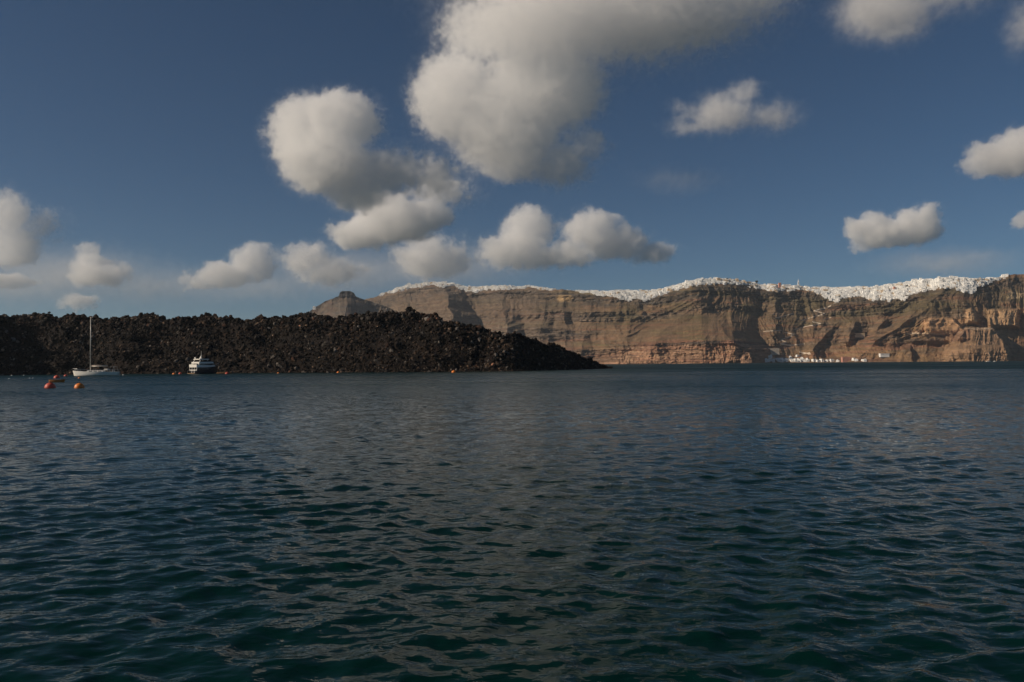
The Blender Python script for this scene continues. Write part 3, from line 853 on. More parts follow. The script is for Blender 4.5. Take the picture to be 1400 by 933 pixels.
# landmark buildings
def landmark(name, px, py, label, cat, build, rz=0.0, Y=None):
    p = hit(px, py)
    if p is None: p = at_depth(px, py, Y or 2900)
    e = bpy.data.objects.new(name, None); COL.objects.link(e); e.location = (p.x, p.y - 3.5, p.z)
    e.rotation_euler = (0, 0, rz)
    build(e)
    return tag(e, label, cat)
def part(name, parent, mats, fn):
    s = Shape(); fn(s); return link(name, s.mesh(name, mats), parent)

def bell_church(e):
    part('nave', e, [M_WHITE, M_OPEN], lambda s: (s.box(-9, 5, -6, 6, -8, 8), s.vault(-9, 5, -6, 6, 8.004, 4), s.box(-6, -4, -6.06, -5.9, 1, 4, 1), s.box(-1, 1, -6.06, -5.9, 1, 4, 1)))
    t = part('bell_tower', e, [M_WHITE, M_OPEN], lambda s: (s.box(6, 10, -4, 0, -8, 23), s.box(7, 9, -4.06, -3.9, 16, 21, 1)))
    part('spire', t, [M_WHITE], lambda s: s.add([(6,-4,23.004),(10,-4,23.004),(10,0,23.004),(6,0,23.004),(8,-2,34)], [(0,1,4),(1,2,4),(2,3,4),(3,0,4)], 0))
def domed_church(e):
    part('nave', e, [M_WHITE, M_OPEN], lambda s: (s.box(-9, 9, -7, 7, -8, 7), s.box(-4, -2, -7.06, -6.9, 1, 4, 1), s.box(2, 4, -7.06, -6.9, 1, 4, 1)))
    part('dome', e, [M_WHITE], lambda s: (s.box(-5, 5, -5, 5, 7.004, 9), s.dome(0, 0, 9.004, 4.9, 5)))
def block(w, d, h, mat, win=True):
    def f(e):
        part('wall', e, [mat], lambda s: (s.box(-w, w, -d, d, -7, h), s.box(-w - .3, w + .3, -d - .3, d + .3, h + .004, h + .6)))
        if win:
            n = max(1, int(w * 2 / 4)); rows = max(1, int(h / 4))
            for r in range(rows):
                for k in range(n):
                    x = -w + (k + .5) * 2 * w / n; z = 1 + r * 3.6
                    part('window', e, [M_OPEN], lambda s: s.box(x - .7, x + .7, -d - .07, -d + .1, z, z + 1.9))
    return f
landmark('church', 1088, 394.5, 'white church with tall pointed bell tower on the cliff rim', 'church', bell_church)
landmark('domed_church', 1262, 387, 'white domed church standing above the right-hand roofs', 'church', domed_church)
landmark('pink_house', 1065.5, 391, 'pink house standing alone among white roofs near the church', 'house', block(4, 4, 10, M_PINK))
landmark('pink_house', 1222, 397, 'tall narrow pink house inside the dense white town', 'house', block(3.2, 4, 11, M_PINK))
landmark('large_house', 1074, 393, 'large plain cream building between pink house and church', 'house', block(11, 6, 9, M_WHITE))
landmark('hilltop_house', 982, 384, 'ochre house crowning the rounded cliff summit', 'house', block(6, 5, 9, M_CREAM))
landmark('hilltop_house', 1022, 388, 'wide ochre house right of the rounded cliff summit', 'house', block(9, 5, 6, M_CREAM))
landmark('chapel', 430, 421.5, 'tiny white chapel alone on the flat-topped headland', 'chapel',
    lambda e: (part('nave', e, [M_WHITE, M_OPEN], lambda s: (s.box(-5, 5, -4, 4, -6, 4), s.vault(-5, 5, -4, 4, 4.004, 3), s.box(-1, 1, -4.06, -3.9, 0, 2.4, 1)))), Y=2960)

# harbour
landmark('pink_warehouse', 1156, 494.5, 'pink harbour building with tall windows beside the water', 'building', block(13, 6, 14, M_PINK))
landmark('retaining_building', 1056, 482.5, 'long tan stone building above the harbour', 'building', block(20, 5, 14, M_STONE))
landmark('terrace_building', 1173, 459, 'long low cream building alone on the mid slope', 'building', block(20, 5, 7, M_CREAM))
landmark('white_pavilion', 1208, 485.5, 'white flat pavilion on the slope right of the harbour', 'building', block(14, 6, 4, M_WHITE))
rngp = np.random.default_rng(9)
port = []
for k in range(130):
    a = rngp.random()
    if a < .75:
        px = rngp.uniform(1046, 1106); py = 494.5 - rngp.random() ** 1.6 * (8 if px < 1056 or 1076 < px < 1094 else 3.5)
    elif a < .9: px = rngp.uniform(1112, 1148); py = 494.5 - rngp.random() * 1.5
    else: px = rngp.uniform(1164, 1184); py = 494.5 - rngp.random() * 2
    p = hit(px, py)
    if p is None or any((q - p).length < 6.5 for q in port): continue
    port.append(p)
    k_ = int(rngp.choice(4)); sh = HOUSE[k_][int(rngp.integers(0, 5))]
    key = 'harbour_house'
    o = link(key, sh.mesh(key, [M_WHITE, M_OPEN]), loc=p - Vector((0, 3, 0)))
    o.rotation_euler = (0, 0, rngp.normal(0, .3)); s_ = rngp.uniform(.8, 1.2); o.scale = (s_,) * 3
    tag(o, ['small flat-roofed white house at the foot of the cliff by the harbour', 'stepped white house at the foot of the cliff by the harbour', 'vaulted white house at the foot of the cliff by the harbour', 'paired white house at the foot of the cliff by the harbour'][k_], 'house', 'harbour houses')

# quay and the stepped path that climbs in hairpins from it
def ribbon(name, pts, w, h, mat, step=1.0):
    P = []
    for (a, b) in zip(pts[:-1], pts[1:]):
        n = max(2, int(math.hypot(b[0]-a[0], b[1]-a[1]) / step))
        for k in range(n):
            q = hit(a[0] + (b[0]-a[0]) * k / n, a[1] + (b[1]-a[1]) * k / n)
            if q is not None: P.append(q)
    q = hit(*pts[-1])
    if q is not None: P.append(q)
    s = Shape()
    A = np.array(P)
    A[1:-1] = (A[:-2] + 2 * A[1:-1] + A[2:]) / 4
    v = []; f = []
    for p in A:
        v += [(p[0], p[1] - w, p[2] - h), (p[0], p[1] - w, p[2] + .9), (p[0], p[1] - w + .5, p[2] + .9), (p[0], p[1] - w + .5, p[2]), (p[0], p[1] + w, p[2])]
    for k in range(len(A) - 1):
        for j in range(4): f.append((5*k + j, 5*k + 5 + j, 5*k + 6 + j, 5*k + 1 + j))
    s.add(v, f, 0)
    return tag(link(name, s.mesh(name, [mat])), kind='structure')
for pts in ([(1145,413),(1131,420),(1112,425)], [(1112,425),(1128,429)], [(1128,429),(1110,434),(1094,438.5)], [(1110,440),(1122,442.5)],
            [(1136,434),(1124,438)], [(1122,442.5),(1104,446),(1086,450.5)], [(1087,457),(1072,455)], [(1087,457),(1067,465)], [(1067,465),(1075,468)], [(1075,468),(1066,470),(1080,472),(1100,470)],
            [(1107,482),(1085,488),(1076,492)], [(1060,434.5),(1072,432),(1084,428)], [(1043,453.5),(1068,451.5)], [(1108,484),(1092,481)], [(1050,489),(1105,494)]):
    ribbon('stepped_path', pts, 2.4, 3.8, M_STONE)

# a few trees between the houses
def leafy_mat():
    t = NT('dark_leaves')
    oi = t.n('NewGeometry'); nz = t.n('TexNoise', Scale=0.8, Detail=3.0); t.l(oi.outputs['Position'], nz.inputs['Vector'])
    mx = t.n('MixRGB'); mx.inputs['Color1'].default_value = (.025, .032, .014, 1); mx.inputs['Color2'].default_value = (.06, .07, .03, 1); t.l(nz.outputs['Fac'], mx.inputs['Fac'])
    p = t.n('BsdfPrincipled', Roughness=.8); t.l(mx.outputs[0], p.inputs['Base Color']); t.l(p.outputs[0], t.out.inputs['Surface'])
    return t.m
M_LEAF = leafy_mat(); M_BARK = simple_mat('bark', (.06, .045, .03), .9)
def tree_meshes():
    rng = np.random.default_rng(4)
    v, f, n = [], [], 0
    for k in range(420):
        d = rng.normal(0, 1, 3); d /= np.linalg.norm(d); d *= rng.uniform(.55, 1) ** .5
        c = d * np.array([3.4, 3.4, 2.6]) * (1 + .3 * math.sin(3 * d[0] + 5 * d[1])) + np.array([0, 0, 6])
        a = rng.normal(0, .55, (4, 3)); v.append(c + a); f.append((n, n+1, n+2, n+3)); n += 4
    crown = mesh_np('crown', np.concatenate(v), np.array(f), False, [M_LEAF])
    tv, tf = [], []
    for j, (z, r) in enumerate(((-2, .45), (2, .35), (4.2, .28), (6.5, .12))):
        for k in range(8): tv.append((r * math.cos(k * .785) + .15 * j * (j % 2), r * math.sin(k * .785), z))
    for j in range(3):
        for k in range(8): tf.append((8*j + k, 8*j + (k+1) % 8, 8*j + 8 + (k+1) % 8, 8*j + 8 + k))
    return crown, mesh_np('trunk', np.array(tv), np.array(tf), True, [M_BARK])
CROWN, TRUNK = tree_meshes()
for px, py, s_, lab in ((1034.5, 388, 1.2, 'dark round tree rising above the white roofs beside the summit'), (994, 384, 1.0, 'dark tree right of the ochre house on the summit'),
                        (1240, 394, 1.1, 'dark tree among white houses of the dense town'), (1148, 408, 1.0, 'dark tree at the lower edge of the town above the path'), (1302, 385, 1.0, 'dark tree behind houses near the domed church')):
    p = hit(px, py) or at_depth(px, py, 2900)
    e = bpy.data.objects.new('tree', None); COL.objects.link(e); e.location = p; e.scale = (s_,) * 3
    link('crown', CROWN, e); link('trunk', TRUNK, e)
    tag(e, lab, 'tree', 'trees in the cliff-top town')

# ------------------------------------------------------------------ boats and buoys
M_GEL = simple_mat('white_gelcoat', (0.86, 0.83, 0.76), 0.25, var=.05)
M_BOOT = simple_mat('tan_antifoul', (0.28, 0.17, 0.09), 0.6)
M_DECK = simple_mat('pale_deck', (0.55, 0.52, 0.46), 0.6)
M_ALU = simple_mat('mast_aluminium', (0.62, 0.58, 0.52), 0.4, 0.2)
M_STEEL = simple_mat('steel_tube', (0.6, 0.6, 0.6), 0.3, 0.8)
M_CANVAS = simple_mat('sail_cover', (0.52, 0.43, 0.37), 0.9)
M_DARKC = simple_mat('dark_canvas', (0.05, 0.055, 0.07), 0.9)
M_NAVY = simple_mat('navy_hull', (0.012, 0.016, 0.028), 0.3)
M_GLASS = simple_mat('tinted_glass', (0.008, 0.009, 0.011), 0.08)
M_TEAK = simple_mat('teak', (0.32, 0.19, 0.09), 0.6)
M_ORANGE = simple_mat('orange_plastic', (0.72, 0.20, 0.02), 0.45, var=.2)
M_RED = simple_mat('faded_red_plastic', (0.52, 0.075, 0.04), 0.5, var=.25)
M_BUOYW = simple_mat('white_plastic', (0.75, 0.75, 0.72), 0.5)
M_RUST = simple_mat('rusty_iron', (0.12, 0.06, 0.035), 0.8)
M_WOOD = simple_mat('varnished_wood', (0.22, 0.11, 0.045), 0.6, var=.25)
M_ORIN = simple_mat('orange_paint', (0.55, 0.20, 0.05), 0.6, var=.2)

def bm_obj(name, bm, mat, parent, smooth=False):
    me = bpy.data.meshes.new(name)
    bmesh.ops.recalc_face_normals(bm, faces=bm.faces)
    bm.to_mesh(me); bm.free()
    if smooth: me.polygons.foreach_set('use_smooth', [True] * len(me.polygons))
    for m in (mat if isinstance(mat, (list, tuple)) else [mat]): me.materials.append(m)
    return link(name, me, parent)

def tube(bm, pts, r, n=8, r2=None):
    pts = [Vector(p) for p in pts]
    rings = []
    for i, p in enumerate(pts):
        d = (pts[min(i+1, len(pts)-1)] - pts[max(i-1, 0)]).normalized()
        a = d.orthogonal().normalized(); b = d.cross(a)
        rr = r if r2 is None else r + (r2 - r) * i / (len(pts) - 1)
        rings.append([bm.verts.new(p + (a * math.cos(2*math.pi*k/n) + b * math.sin(2*math.pi*k/n)) * rr) for k in range(n)])
    for q, w in zip(rings[:-1], rings[1:]):
        for k in range(n): bm.faces.new((q[k], q[(k+1) % n], w[(k+1) % n], w[k]))
    bm.faces.new(rings[0][::-1]); bm.faces.new(rings[-1])

def bbox(bm, x0, x1, y0, y1, z0, z1, taper=0.0, bev=0.0):
    c = [(x0,y0,z0),(x1,y0,z0),(x1,y1,z0),(x0,y1,z0)]
    mx, my = (x0+x1)/2, (y0+y1)/2
    vs = [bm.verts.new(p) for p in c] + [bm.verts.new((mx+(p[0]-mx)*(1-taper), my+(p[1]-my)*(1-taper), z1)) for p in c]
    fs = [bm.faces.new([vs[i] for i in f]) for f in ((3,2,1,0),(4,5,6,7),(0,1,5,4),(1,2,6,5),(2,3,7,6),(3,0,4,7))]
    if bev:
        es = list({e for f in fs for e in f.edges})
        bmesh.ops.bevel(bm, geom=es, offset=bev, segments=2, affect='EDGES')

def loft(bm, secs, cap=True):
    rows = [[bm.verts.new(p) for p in s] for s in secs]
    for a, b in zip(rows[:-1], rows[1:]):
        for k in range(len(a) - 1):
            bm.faces.new((a[k], a[k+1], b[k+1], b[k]))
    if cap:
        for r in (rows[0], rows[-1]):
            try: bm.faces.new(r)
            except ValueError: pass
    return rows

def empty(name, loc, rz=0):
    e = bpy.data.objects.new(name, None); COL.objects.link(e); e.location = loc; e.rotation_euler = (0, 0, rz); return e

def hull_sections(L, B, fb_bow, fb_mid, fb_st, draft, n=22, stern=0.62, rake=0.5, flare=.1):
    """x runs from stern (0) to bow (L); each section runs from one sheer line under the keel to the other"""
    secs, sheer = [], []
    for i in range(n):
        s = i / (n - 1)
        bw = B / 2 * (stern + (1 - stern) * math.sin(min(1, s / .45) * math.pi / 2)) * (1 - max(0, (s - .42) / .58) ** 2.1) + 0.015
        fb = fb_st + (fb_mid - fb_st) * s * 2 if s < .5 else fb_mid + (fb_bow - fb_mid) * ((s - .5) * 2) ** 1.6
        dr = draft * (0.45 + .55 * math.sin(math.pi * min(1, s * 1.05))) 
        row = []
        for (k, zz) in ((1, fb), (.99, fb * .6), (.955, fb * .25), (.9, 0.10), (.84, 0.0), (.6, -dr * .7), (0, -dr)):
            x = s * L - rake * s ** 6 * (1 - max(zz, -dr) / fb_bow)
            row.append((x, -bw * k * (1 if zz > 0 else 1), zz))
        row += [(p[0], -p[1], p[2]) for p in row[-2::-1]]
        secs.append(row); sheer.append((s * L - 0, bw, fb))
    return secs, sheer

def sailboat(name, loc, rz, L, mast_h, label, group=None, detail=True):
    e = empty(name, loc, rz)
    k = L / 14.0
    secs, sheer = hull_sections(L, 4.1 * k, 1.75 * k, 1.35 * k, 1.3 * k, 0.6 * k)
    bm = bmesh.new(); loft(bm, secs)
    for f in bm.faces:
        if max(v.co.z for v in f.verts) <= 0.12 * k + .01: f.material_index = 1
    bm_obj('hull', bm, [M_GEL, M_BOOT], e, True)
    bm = bmesh.new()
    rows = [[bm.verts.new((x, s_ * b * .985, z - .03 * k)) for s_ in (-1, 0, 1)] for x, b, z in sheer]
    for a, b in zip(rows[:-1], rows[1:]):
        for j in (0, 1): bm.faces.new((a[j], a[j+1], b[j+1], b[j]))
    bm_obj('deck', bm, M_DECK, e)
    bm = bmesh.new(); bbox(bm, 4.3*k, 9.6*k, -1.15*k, 1.15*k, 1.28*k, 1.78*k, .14, .06*k); c = bm_obj('cabin', bm, M_GEL, e)
    if detail:
        for s_ in (-1, 1):
            for q in range(3):
                bm = bmesh.new(); bbox(bm, (5.0 + 1.4*q)*k, (5.9 + 1.4*q)*k, s_*1.09*k - .04, s_*1.09*k + .04, 1.42*k, 1.62*k); bm_obj('window', bm, M_GLASS, c)
    mx = 8.65 * k; top = mast_h
    bm = bmesh.new(); tube(bm, [(mx, 0, 1.3*k), (mx, 0, top*.6), (mx, 0, top)], .15*k, 10, .10*k); m = bm_obj('mast', bm, M_ALU, e, True)
    for zz in (.36, .62):
        bm = bmesh.new(); tube(bm, [(mx - .1, -1.25*k*(1-zz*.4), top*zz), (mx, 0, top*zz + .1), (mx - .1, 1.25*k*(1-zz*.4), top*zz)], .035*k, 6); bm_obj('spreader', bm, M_ALU, m)
    bm = bmesh.new(); tube(bm, [(mx - .15, 0, 3.05*k), (mx - 5.3*k, 0, 3.15*k)], .10*k, 8); b_ = bm_obj('boom', bm, M_ALU, e, True)
    bm = bmesh.new(); tube(bm, [(mx - .3, 0, 3.35*k), (mx - 2.5*k, 0, 3.38*k), (mx - 5.1*k, 0, 3.32*k)], .12*k, 10, .08*k); bm_obj('sail_cover', bm, M_CANVAS, b_, True)
    rig = [((L - .25*k, 0, 1.75*k), (mx, 0, top*.97), 'forestay'), ((.2*k, 0, 1.3*k), (mx, 0, top), 'backstay')]
    for s_ in (-1, 1): rig += [((mx - .3*k, s_*1.9*k, 1.4*k), (mx, 0, top*.95), 'shroud')]
    for a, b, nm in rig:
        bm = bmesh.new(); tube(bm, [a, b], .006*k, 5); bm_obj(nm, bm, M_STEEL, e)
    if detail:
        # pulpit, guard rails, bimini frame, wheels
        bm = bmesh.new()
        for s_ in (-1, 1):
            tube(bm, [(L - 1.8*k, s_*.75*k, 1.6*k), (L - 1.6*k, s_*.72*k, 2.3*k), (L - .1*k, s_*.1*k, 2.4*k)], .025*k, 6); tube(bm, [(L - .7*k, s_*.35*k, 1.65*k), (L - .7*k, s_*.4*k, 2.35*k)], .025*k, 6)
        bm_obj('pulpit', bm, M_STEEL, e)
        for s_ in (-1, 1):
            bm = bmesh.new()
            for q in range(6):
                i = 3 + q * 3; x, b, z = sheer[min(i, 20)]
                tube(bm, [(x, s_*b*.96, z), (x, s_*b*.96, z + .62*k)], .018*k, 5)
            tube(bm, [(sheer[i][0], s_*sheer[i][1]*.96, sheer[i][2] + .6*k) for i in range(0, 20)], .012*k, 5)
            bm_obj('guard_rail', bm, M_STEEL, e)
        bm = bmesh.new()
        for x0, x1 in ((.6, 1.0), (2.4, 2.0)):
            tube(bm, [(x0*k, -1.4*k, 1.3*k), (x1*k, -1.35*k, 3.0*k), (x1*k, 1.35*k, 3.0*k), (x0*k, 1.4*k, 1.3*k)], .03*k, 6)
        bm_obj('bimini_frame', bm, M_STEEL, e)
        for s_ in (-1, 1):
            bm = bmesh.new()
            tube(bm, [(1.6*k, s_*.8*k + .5*k*math.cos(a*.5236), 1.75*k + .5*k*math.sin(a*.5236)) for a in range(13)], .025*k, 6)
            tube(bm, [(1.7*k, s_*.8*k, 1.2*k), (1.6*k, s_*.8*k, 1.75*k)], .06*k, 6); bm_obj('wheel', bm, M_STEEL, e)
        bm = bmesh.new(); bbox(bm, 3.0*k, 4.4*k, -1.1*k, 1.1*k, 1.75*k, 2.3*k, .3, .05*k); bm_obj('sprayhood', bm, M_DECK, e)
        bm = bmesh.new(); bbox(bm, 10.3*k, 10.9*k, -.3*k, .3*k, 1.4*k, 1.55*k, .1, .03); bm_obj('hatch', bm, M_GLASS, e)
    return tag(e, label, 'sailboat', group)

P0 = on_water(131, 514.2)
L_ = 59.5 * P0.y / F_PX
b0 = on_water(160.0, 514.0)
# bow points to the left and slightly towards the camera
rzs = math.pi + R(8)
st = Vector((P0.x + math.cos(R(8)) * L_ / 2, P0.y + math.sin(R(8)) * L_ / 2, 0))
sailboat('sailboat', st, rzs, L_, 80.5 * P0.y / F_PX, 'white single-masted sailboat with bare mast moored off the lava shore')

def motor_yacht():
    P = on_water(264.2, 511.6)
    e = empty('motor_yacht', P, math.atan2(math.cos(R(33)), math.sin(R(33))))     # bow points away and to the right
    kk = P.y / F_PX                                 # metres per photo pixel there
    L, B = 15.5, 4.9
    secs, sheer = hull_sections(L, B, 3.5, 2.7, 2.35, .7, stern=.93, rake=1.5)
    bm = bmesh.new(); loft(bm, secs); bm_obj('hull', bm, M_NAVY, e, True)
    bm = bmesh.new()
    rows = [[bm.verts.new((x, s_ * b * .98, z - .25)) for s_ in (-1, 1)] for x, b, z in sheer]
    for a, b in zip(rows[:-1], rows[1:]): bm.faces.new((a[0], a[1], b[1], b[0]))
    bm_obj('deck', bm, M_TEAK, e)
    # bathing platform and stern frame with three openings
    bm = bmesh.new(); bbox(bm, -1.5, -.02, -2.3, 2.3, .12, .34, 0, .05); bm_obj('swim_platform', bm, M_TEAK, e)
    bm = bmesh.new(); bbox(bm, -.12, .0, -2.3, 2.3, 1.35, 1.68); sf = bm_obj('transom_rail', bm, M_GEL, e)
    bm = bmesh.new(); bbox(bm, -.25, .5, -2.42, 2.42, 2.55, 3.75, 0, .08); bm_obj('aft_bulwark', bm, M_GEL, e)
    for y in (-2.25, -.75, .75, 2.25):
        bm = bmesh.new(); tube(bm, [(-.06, y, 1.5), (.05, y, 2.6)], .12, 8); bm_obj('stern_pillar', bm, M_GEL, e)
    for y in (-.75, .75):
        bm = bmesh.new(); tube(bm, [(-.15, y, .35), (-.08, y, 1.4)], .16, 8); bm_obj('fender', bm, M_BUOYW, e)
    for y in (-1.5, 0, 1.5):
        bm = bmesh.new(); bbox(bm, -.03, .03, y - .6, y + .6, 1.72, 2.5); bm_obj('stern_window', bm, M_GLASS, e)
    for s_ in (-1, 1):
        bm = bmesh.new(); tube(bm, [(-1.4, s_*2.2, .34), (-1.4, s_*2.2, 1.25), (-.1, s_*2.25, 1.6)], .035, 6); bm_obj('boarding_rail', bm, M_STEEL, e)
    # main deck house: white sill, dark glazing, white roof
    def house(x0, x1, b0, b1, z0, z1, nm, mat, tp=0.0):
        bm = bmesh.new()
        S = []
        for i in range(9):
            s = i / 8; x = x0 + (x1 - x0) * s
            w = b0 + (b1 - b0) * s ** 2.2
            S.append([(x, -w, z0), (x - tp * s * (z1 - z0), -w * (.985), z1), (x - tp * s * (z1 - z0), w * .985, z1), (x, w, z0)])
        loft(bm, S)
        for a, b in zip(S[:-1], S[1:]): pass
        return bm_obj(nm, bm, mat, e)
    house(.6, 12.2, 2.42, 1.3, 2.6, 3.5, 'deckhouse_sill', M_GEL, .6)
    g = house(2.3, 11.6, 2.2, 1.15, 3.502, 4.08, 'saloon_glazing', M_GLASS, 1.0)
    for s_ in (-1, 1):
        bm = bmesh.new(); tube(bm, [(1.0, s_*2.2, 3.3), (2.5, s_*2.15, 4.3)], .17, 8); bm_obj('roof_strut', bm, M_GEL, e)
    house(1.2, 11.4, 2.45, 1.25, 4.082, 4.75, 'upper_deck', M_GEL, .9)
    house(6.0, 10.4, 1.9, 1.1, 4.752, 5.15, 'windscreen', M_GLASS, 1.4)
    bm = bmesh.new()
    for s_ in (-1, 1):
        tube(bm, [(1.0, s_*2.1, 3.75), (1.9, s_*2.0, 4.7), (2.6, s_*1.8, 5.6)], .16, 8)
        tube(bm, [(7.6, s_*1.6, 4.75), (6.8, s_*1.5, 5.6)], .10, 8)
    bm_obj('hardtop_arch', bm, M_GEL, e)
    house(1.9, 8.4, 1.95, 1.3, 5.602, 5.95, 'hardtop', M_GEL, .8)
    bm = bmesh.new(); tube(bm, [(4.2, 0, 5.94), (4.5, 0, 6.6), (4.7, 0, 7.1)], .5, 10, .22); m = bm_obj('radar_mast', bm, M_GEL, e, True)
    bm = bmesh.new(); tube(bm, [(4.7, 0, 7.0), (4.75, 0, 9.2)], .08, 6, .03); bm_obj('antenna', bm, M_GEL, m)
    bm = bmesh.new(); bmesh.ops.create_uvsphere(bm, u_segments=12, v_segments=8, radius=.42, matrix=Matrix.Translation((5.4, .8, 6.3))); bm_obj('radar_dome', bm, M_GEL, m, True)
    bm = bmesh.new(); bmesh.ops.create_uvsphere(bm, u_segments=12, v_segments=8, radius=.36, matrix=Matrix.Translation((2.4, 1.4, 6.3))); bm_obj('satellite_dome', bm, M_GEL, e, True)
    for s_ in (-1, 1):
        bm = bmesh.new()
        for i in range(10, 21, 2):
            x, b, z = sheer[i]; tube(bm, [(x, s_*b*.95, z - .2), (x, s_*b*.95, z + .7)], .025, 5)
        tube(bm, [(sheer[i][0], s_*sheer[i][1]*.95, sheer[i][2] + .68) for i in range(9, 22)], .025, 5); bm_obj('bow_rail', bm, M_STEEL, e)
        for q in range(5):
            bm = bmesh.new(); x, b, z = sheer[5 + 3*q]; bbox(bm, x - .35, x + .35, s_*b - .02, s_*b*.985 + s_*.03, 1.5, 1.75); bm_obj('porthole', bm, M_GLASS, e)
    tag(e, 'dark-hulled motor yacht with white upper decks, stern open, by the lava shore', 'yacht')
    e.scale = (0.76, 1.0, 1.0)
motor_yacht()

def buoy(px, py, wpx, mat, label, name='mooring_buoy', group=None, flat=.95):
    P = on_water(px, py)
    r = wpx / 2 * P.y / F_PX
    e = empty(name, (P.x, P.y + r, 0), random.Random(int(px * 7)).uniform(0, 6))
    bm = bmesh.new()
    prof = []
    for j in range(13):
        a = -math.pi / 2 + math.pi * j / 12
        prof.append((math.cos(a) * r, math.sin(a) * r * flat + r * .08))
    rings = [[bm.verts.new((q * math.cos(2*math.pi*k/20), q * math.sin(2*math.pi*k/20), z)) for k in range(20)] for q, z in prof[1:-1]]
    for a, b in zip(rings[:-1], rings[1:]):
        for k in range(20): bm.faces.new((a[k], a[(k+1) % 20], b[(k+1) % 20], b[k]))
    bm.faces.new(rings[0][::-1]); bm.faces.new(rings[-1])
    bm_obj('float', bm, mat, e, True)
    if wpx > 4:
        bm = bmesh.new()
        tube(bm, [(r * 1.005 * math.cos(a * math.pi / 12), r * 1.005 * math.sin(a * math.pi / 12), r * .08) for a in range(25)], r * .045, 6); bm_obj('waist_rib', bm, mat, e, True)
        bm = bmesh.new(); tube(bm, [(0, 0, r * .95), (0, 0, r * 1.12)], r * .2, 10); h = bm_obj('top_plate', bm, M_RUST, e)
        bm = bmesh.new(); tube(bm, [(r * .14 * math.cos(a * math.pi / 6), 0, r * 1.22 + r * .14 * math.sin(a * math.pi / 6)) for a in range(13)], r * .04, 6); bm_obj('ring', bm, M_RUST, h)
    return tag(e, label, 'buoy', group)
buoy(105, 531.0, 13.0, M_ORANGE, 'big orange mooring buoy floating alone below the sailboat', flat=1.0)
buoy(64.5, 531.0, 14.0, M_RED, 'big faded red mooring buoy in front of the small boat', flat=1.0)
buoy(75.5, 517.4, 8.0, M_RED, 'red mooring buoy just behind the small wooden boat')
buoy(88.5, 514.8, 5.0, M_RED, 'small red mooring buoy near the bow of the sailboat')
buoy(107.5, 517.6, 3.4, M_ORANGE, 'small orange pick-up buoy under the bow of the sailboat')
buoy(237, 512.2, 4.6, M_ORANGE, 'orange mooring buoy beside the stern of the motor yacht')
buoy(245.5, 511.8, 4.6, M_RED, 'red mooring buoy between orange buoy and motor yacht')
buoy(309.5, 511.7, 5.5, M_RED, 'red mooring buoy beside the brown skiff by the lava')
buoy(380, 510.9, 3.4, M_ORANGE, 'tiny orange buoy alone close under the lava slope', 'marker_buoy')
buoy(462, 510.2, 4.4, M_ORANGE, 'small orange buoy between two dark coves of the lava', 'marker_buoy')
buoy(620, 509.6, 6.0, M_ORANGE, 'orange buoy under the highest part of the lava crest', 'mooring_buoy')
for px, py in ((12, 518.2), (15.5, 514), (32, 513.8), (40, 517.6), (44.5, 517.5), (168, 513.2)):
    buoy(px, py, 2.0, M_BUOYW, 'tiny white float on the water off the lava shore', 'small_float', 'small white floats')

def skiff(name, px, py, wpx, hull_mat, in_mat, label, turn):
    P = on_water(px, py)
    L = wpx * P.y / F_PX
    a = R(turn)
    e = empty(name, (P.x - math.cos(a) * L / 2, P.y - math.sin(a) * L / 2 + .6, 0), a)
    secs, sheer = hull_sections(L, L * .42, .62, .48, .5, .18, n=14, stern=.75, rake=.25)
    bm = bmesh.new(); loft(bm, secs); bm_obj('hull', bm, hull_mat, e, True)
    bm = bmesh.new()
    rows = [[bm.verts.new((x, s_ * b * .9, max(.16, z - .30))) for s_ in (-1, 1)] for x, b, z in sheer[1:-1]]
    for p, q in zip(rows[:-1], rows[1:]): bm.faces.new((p[0], p[1], q[1], q[0]))
    bm_obj('floor', bm, in_mat, e)
    for s_ in (-1, 1):
        bm = bmesh.new(); tube(bm, [(x, s_ * b, z) for x, b, z in sheer], .05, 6); bm_obj('gunwale', bm, in_mat, e)
    for f in (.25, .55, .78):
        i = int(f * 13); x, b, z = sheer[i]
        bm = bmesh.new(); bbox(bm, x - .13, x + .13, -b * .95, b * .95, z - .14, z - .09); bm_obj('thwart', bm, in_mat, e)
    return tag(e, label, 'boat')
skiff('rowing_boat', 76.5, 523.0, 20, M_ORIN, M_WOOD, 'small orange wooden boat moored between the red buoys', 8)
skiff('wooden_skiff', 307, 511.3, 21, M_WOOD, M_WOOD, 'brown wooden skiff moored close to the lava, right of the yacht', -4)

p = on_water(1351, 495.1)
sailboat('sailboat', (at_depth(1348, 480, 1500).x, 1500, 0), R(12), 10.5, 21, 'white sailboat anchored far off under the right-hand cliffs', detail=False)
e = empty('motorboat', (at_depth(1357.5, 480, 1500).x, 1500, 0), R(-10))
secs, sheer = hull_sections(5.5, 2.1, 1.1, .9, .8, .3, n=12, stern=.85)
bm = bmesh.new(); loft(bm, secs); bm_obj('hull', bm, M_GEL, e, True)
bm = bmesh.new(); bbox(bm, 1.6, 3.6, -.75, .75, .8, 1.9, .25, .1); c_ = bm_obj('cabin', bm, M_GEL, e)
bm = bmesh.new(); bbox(bm, 1.9, 3.3, -.78, .78, 1.3, 1.6); bm_obj('window', bm, M_GLASS, c_)
tag(e, 'small white motorboat beside the far sailboat', 'motorboat')

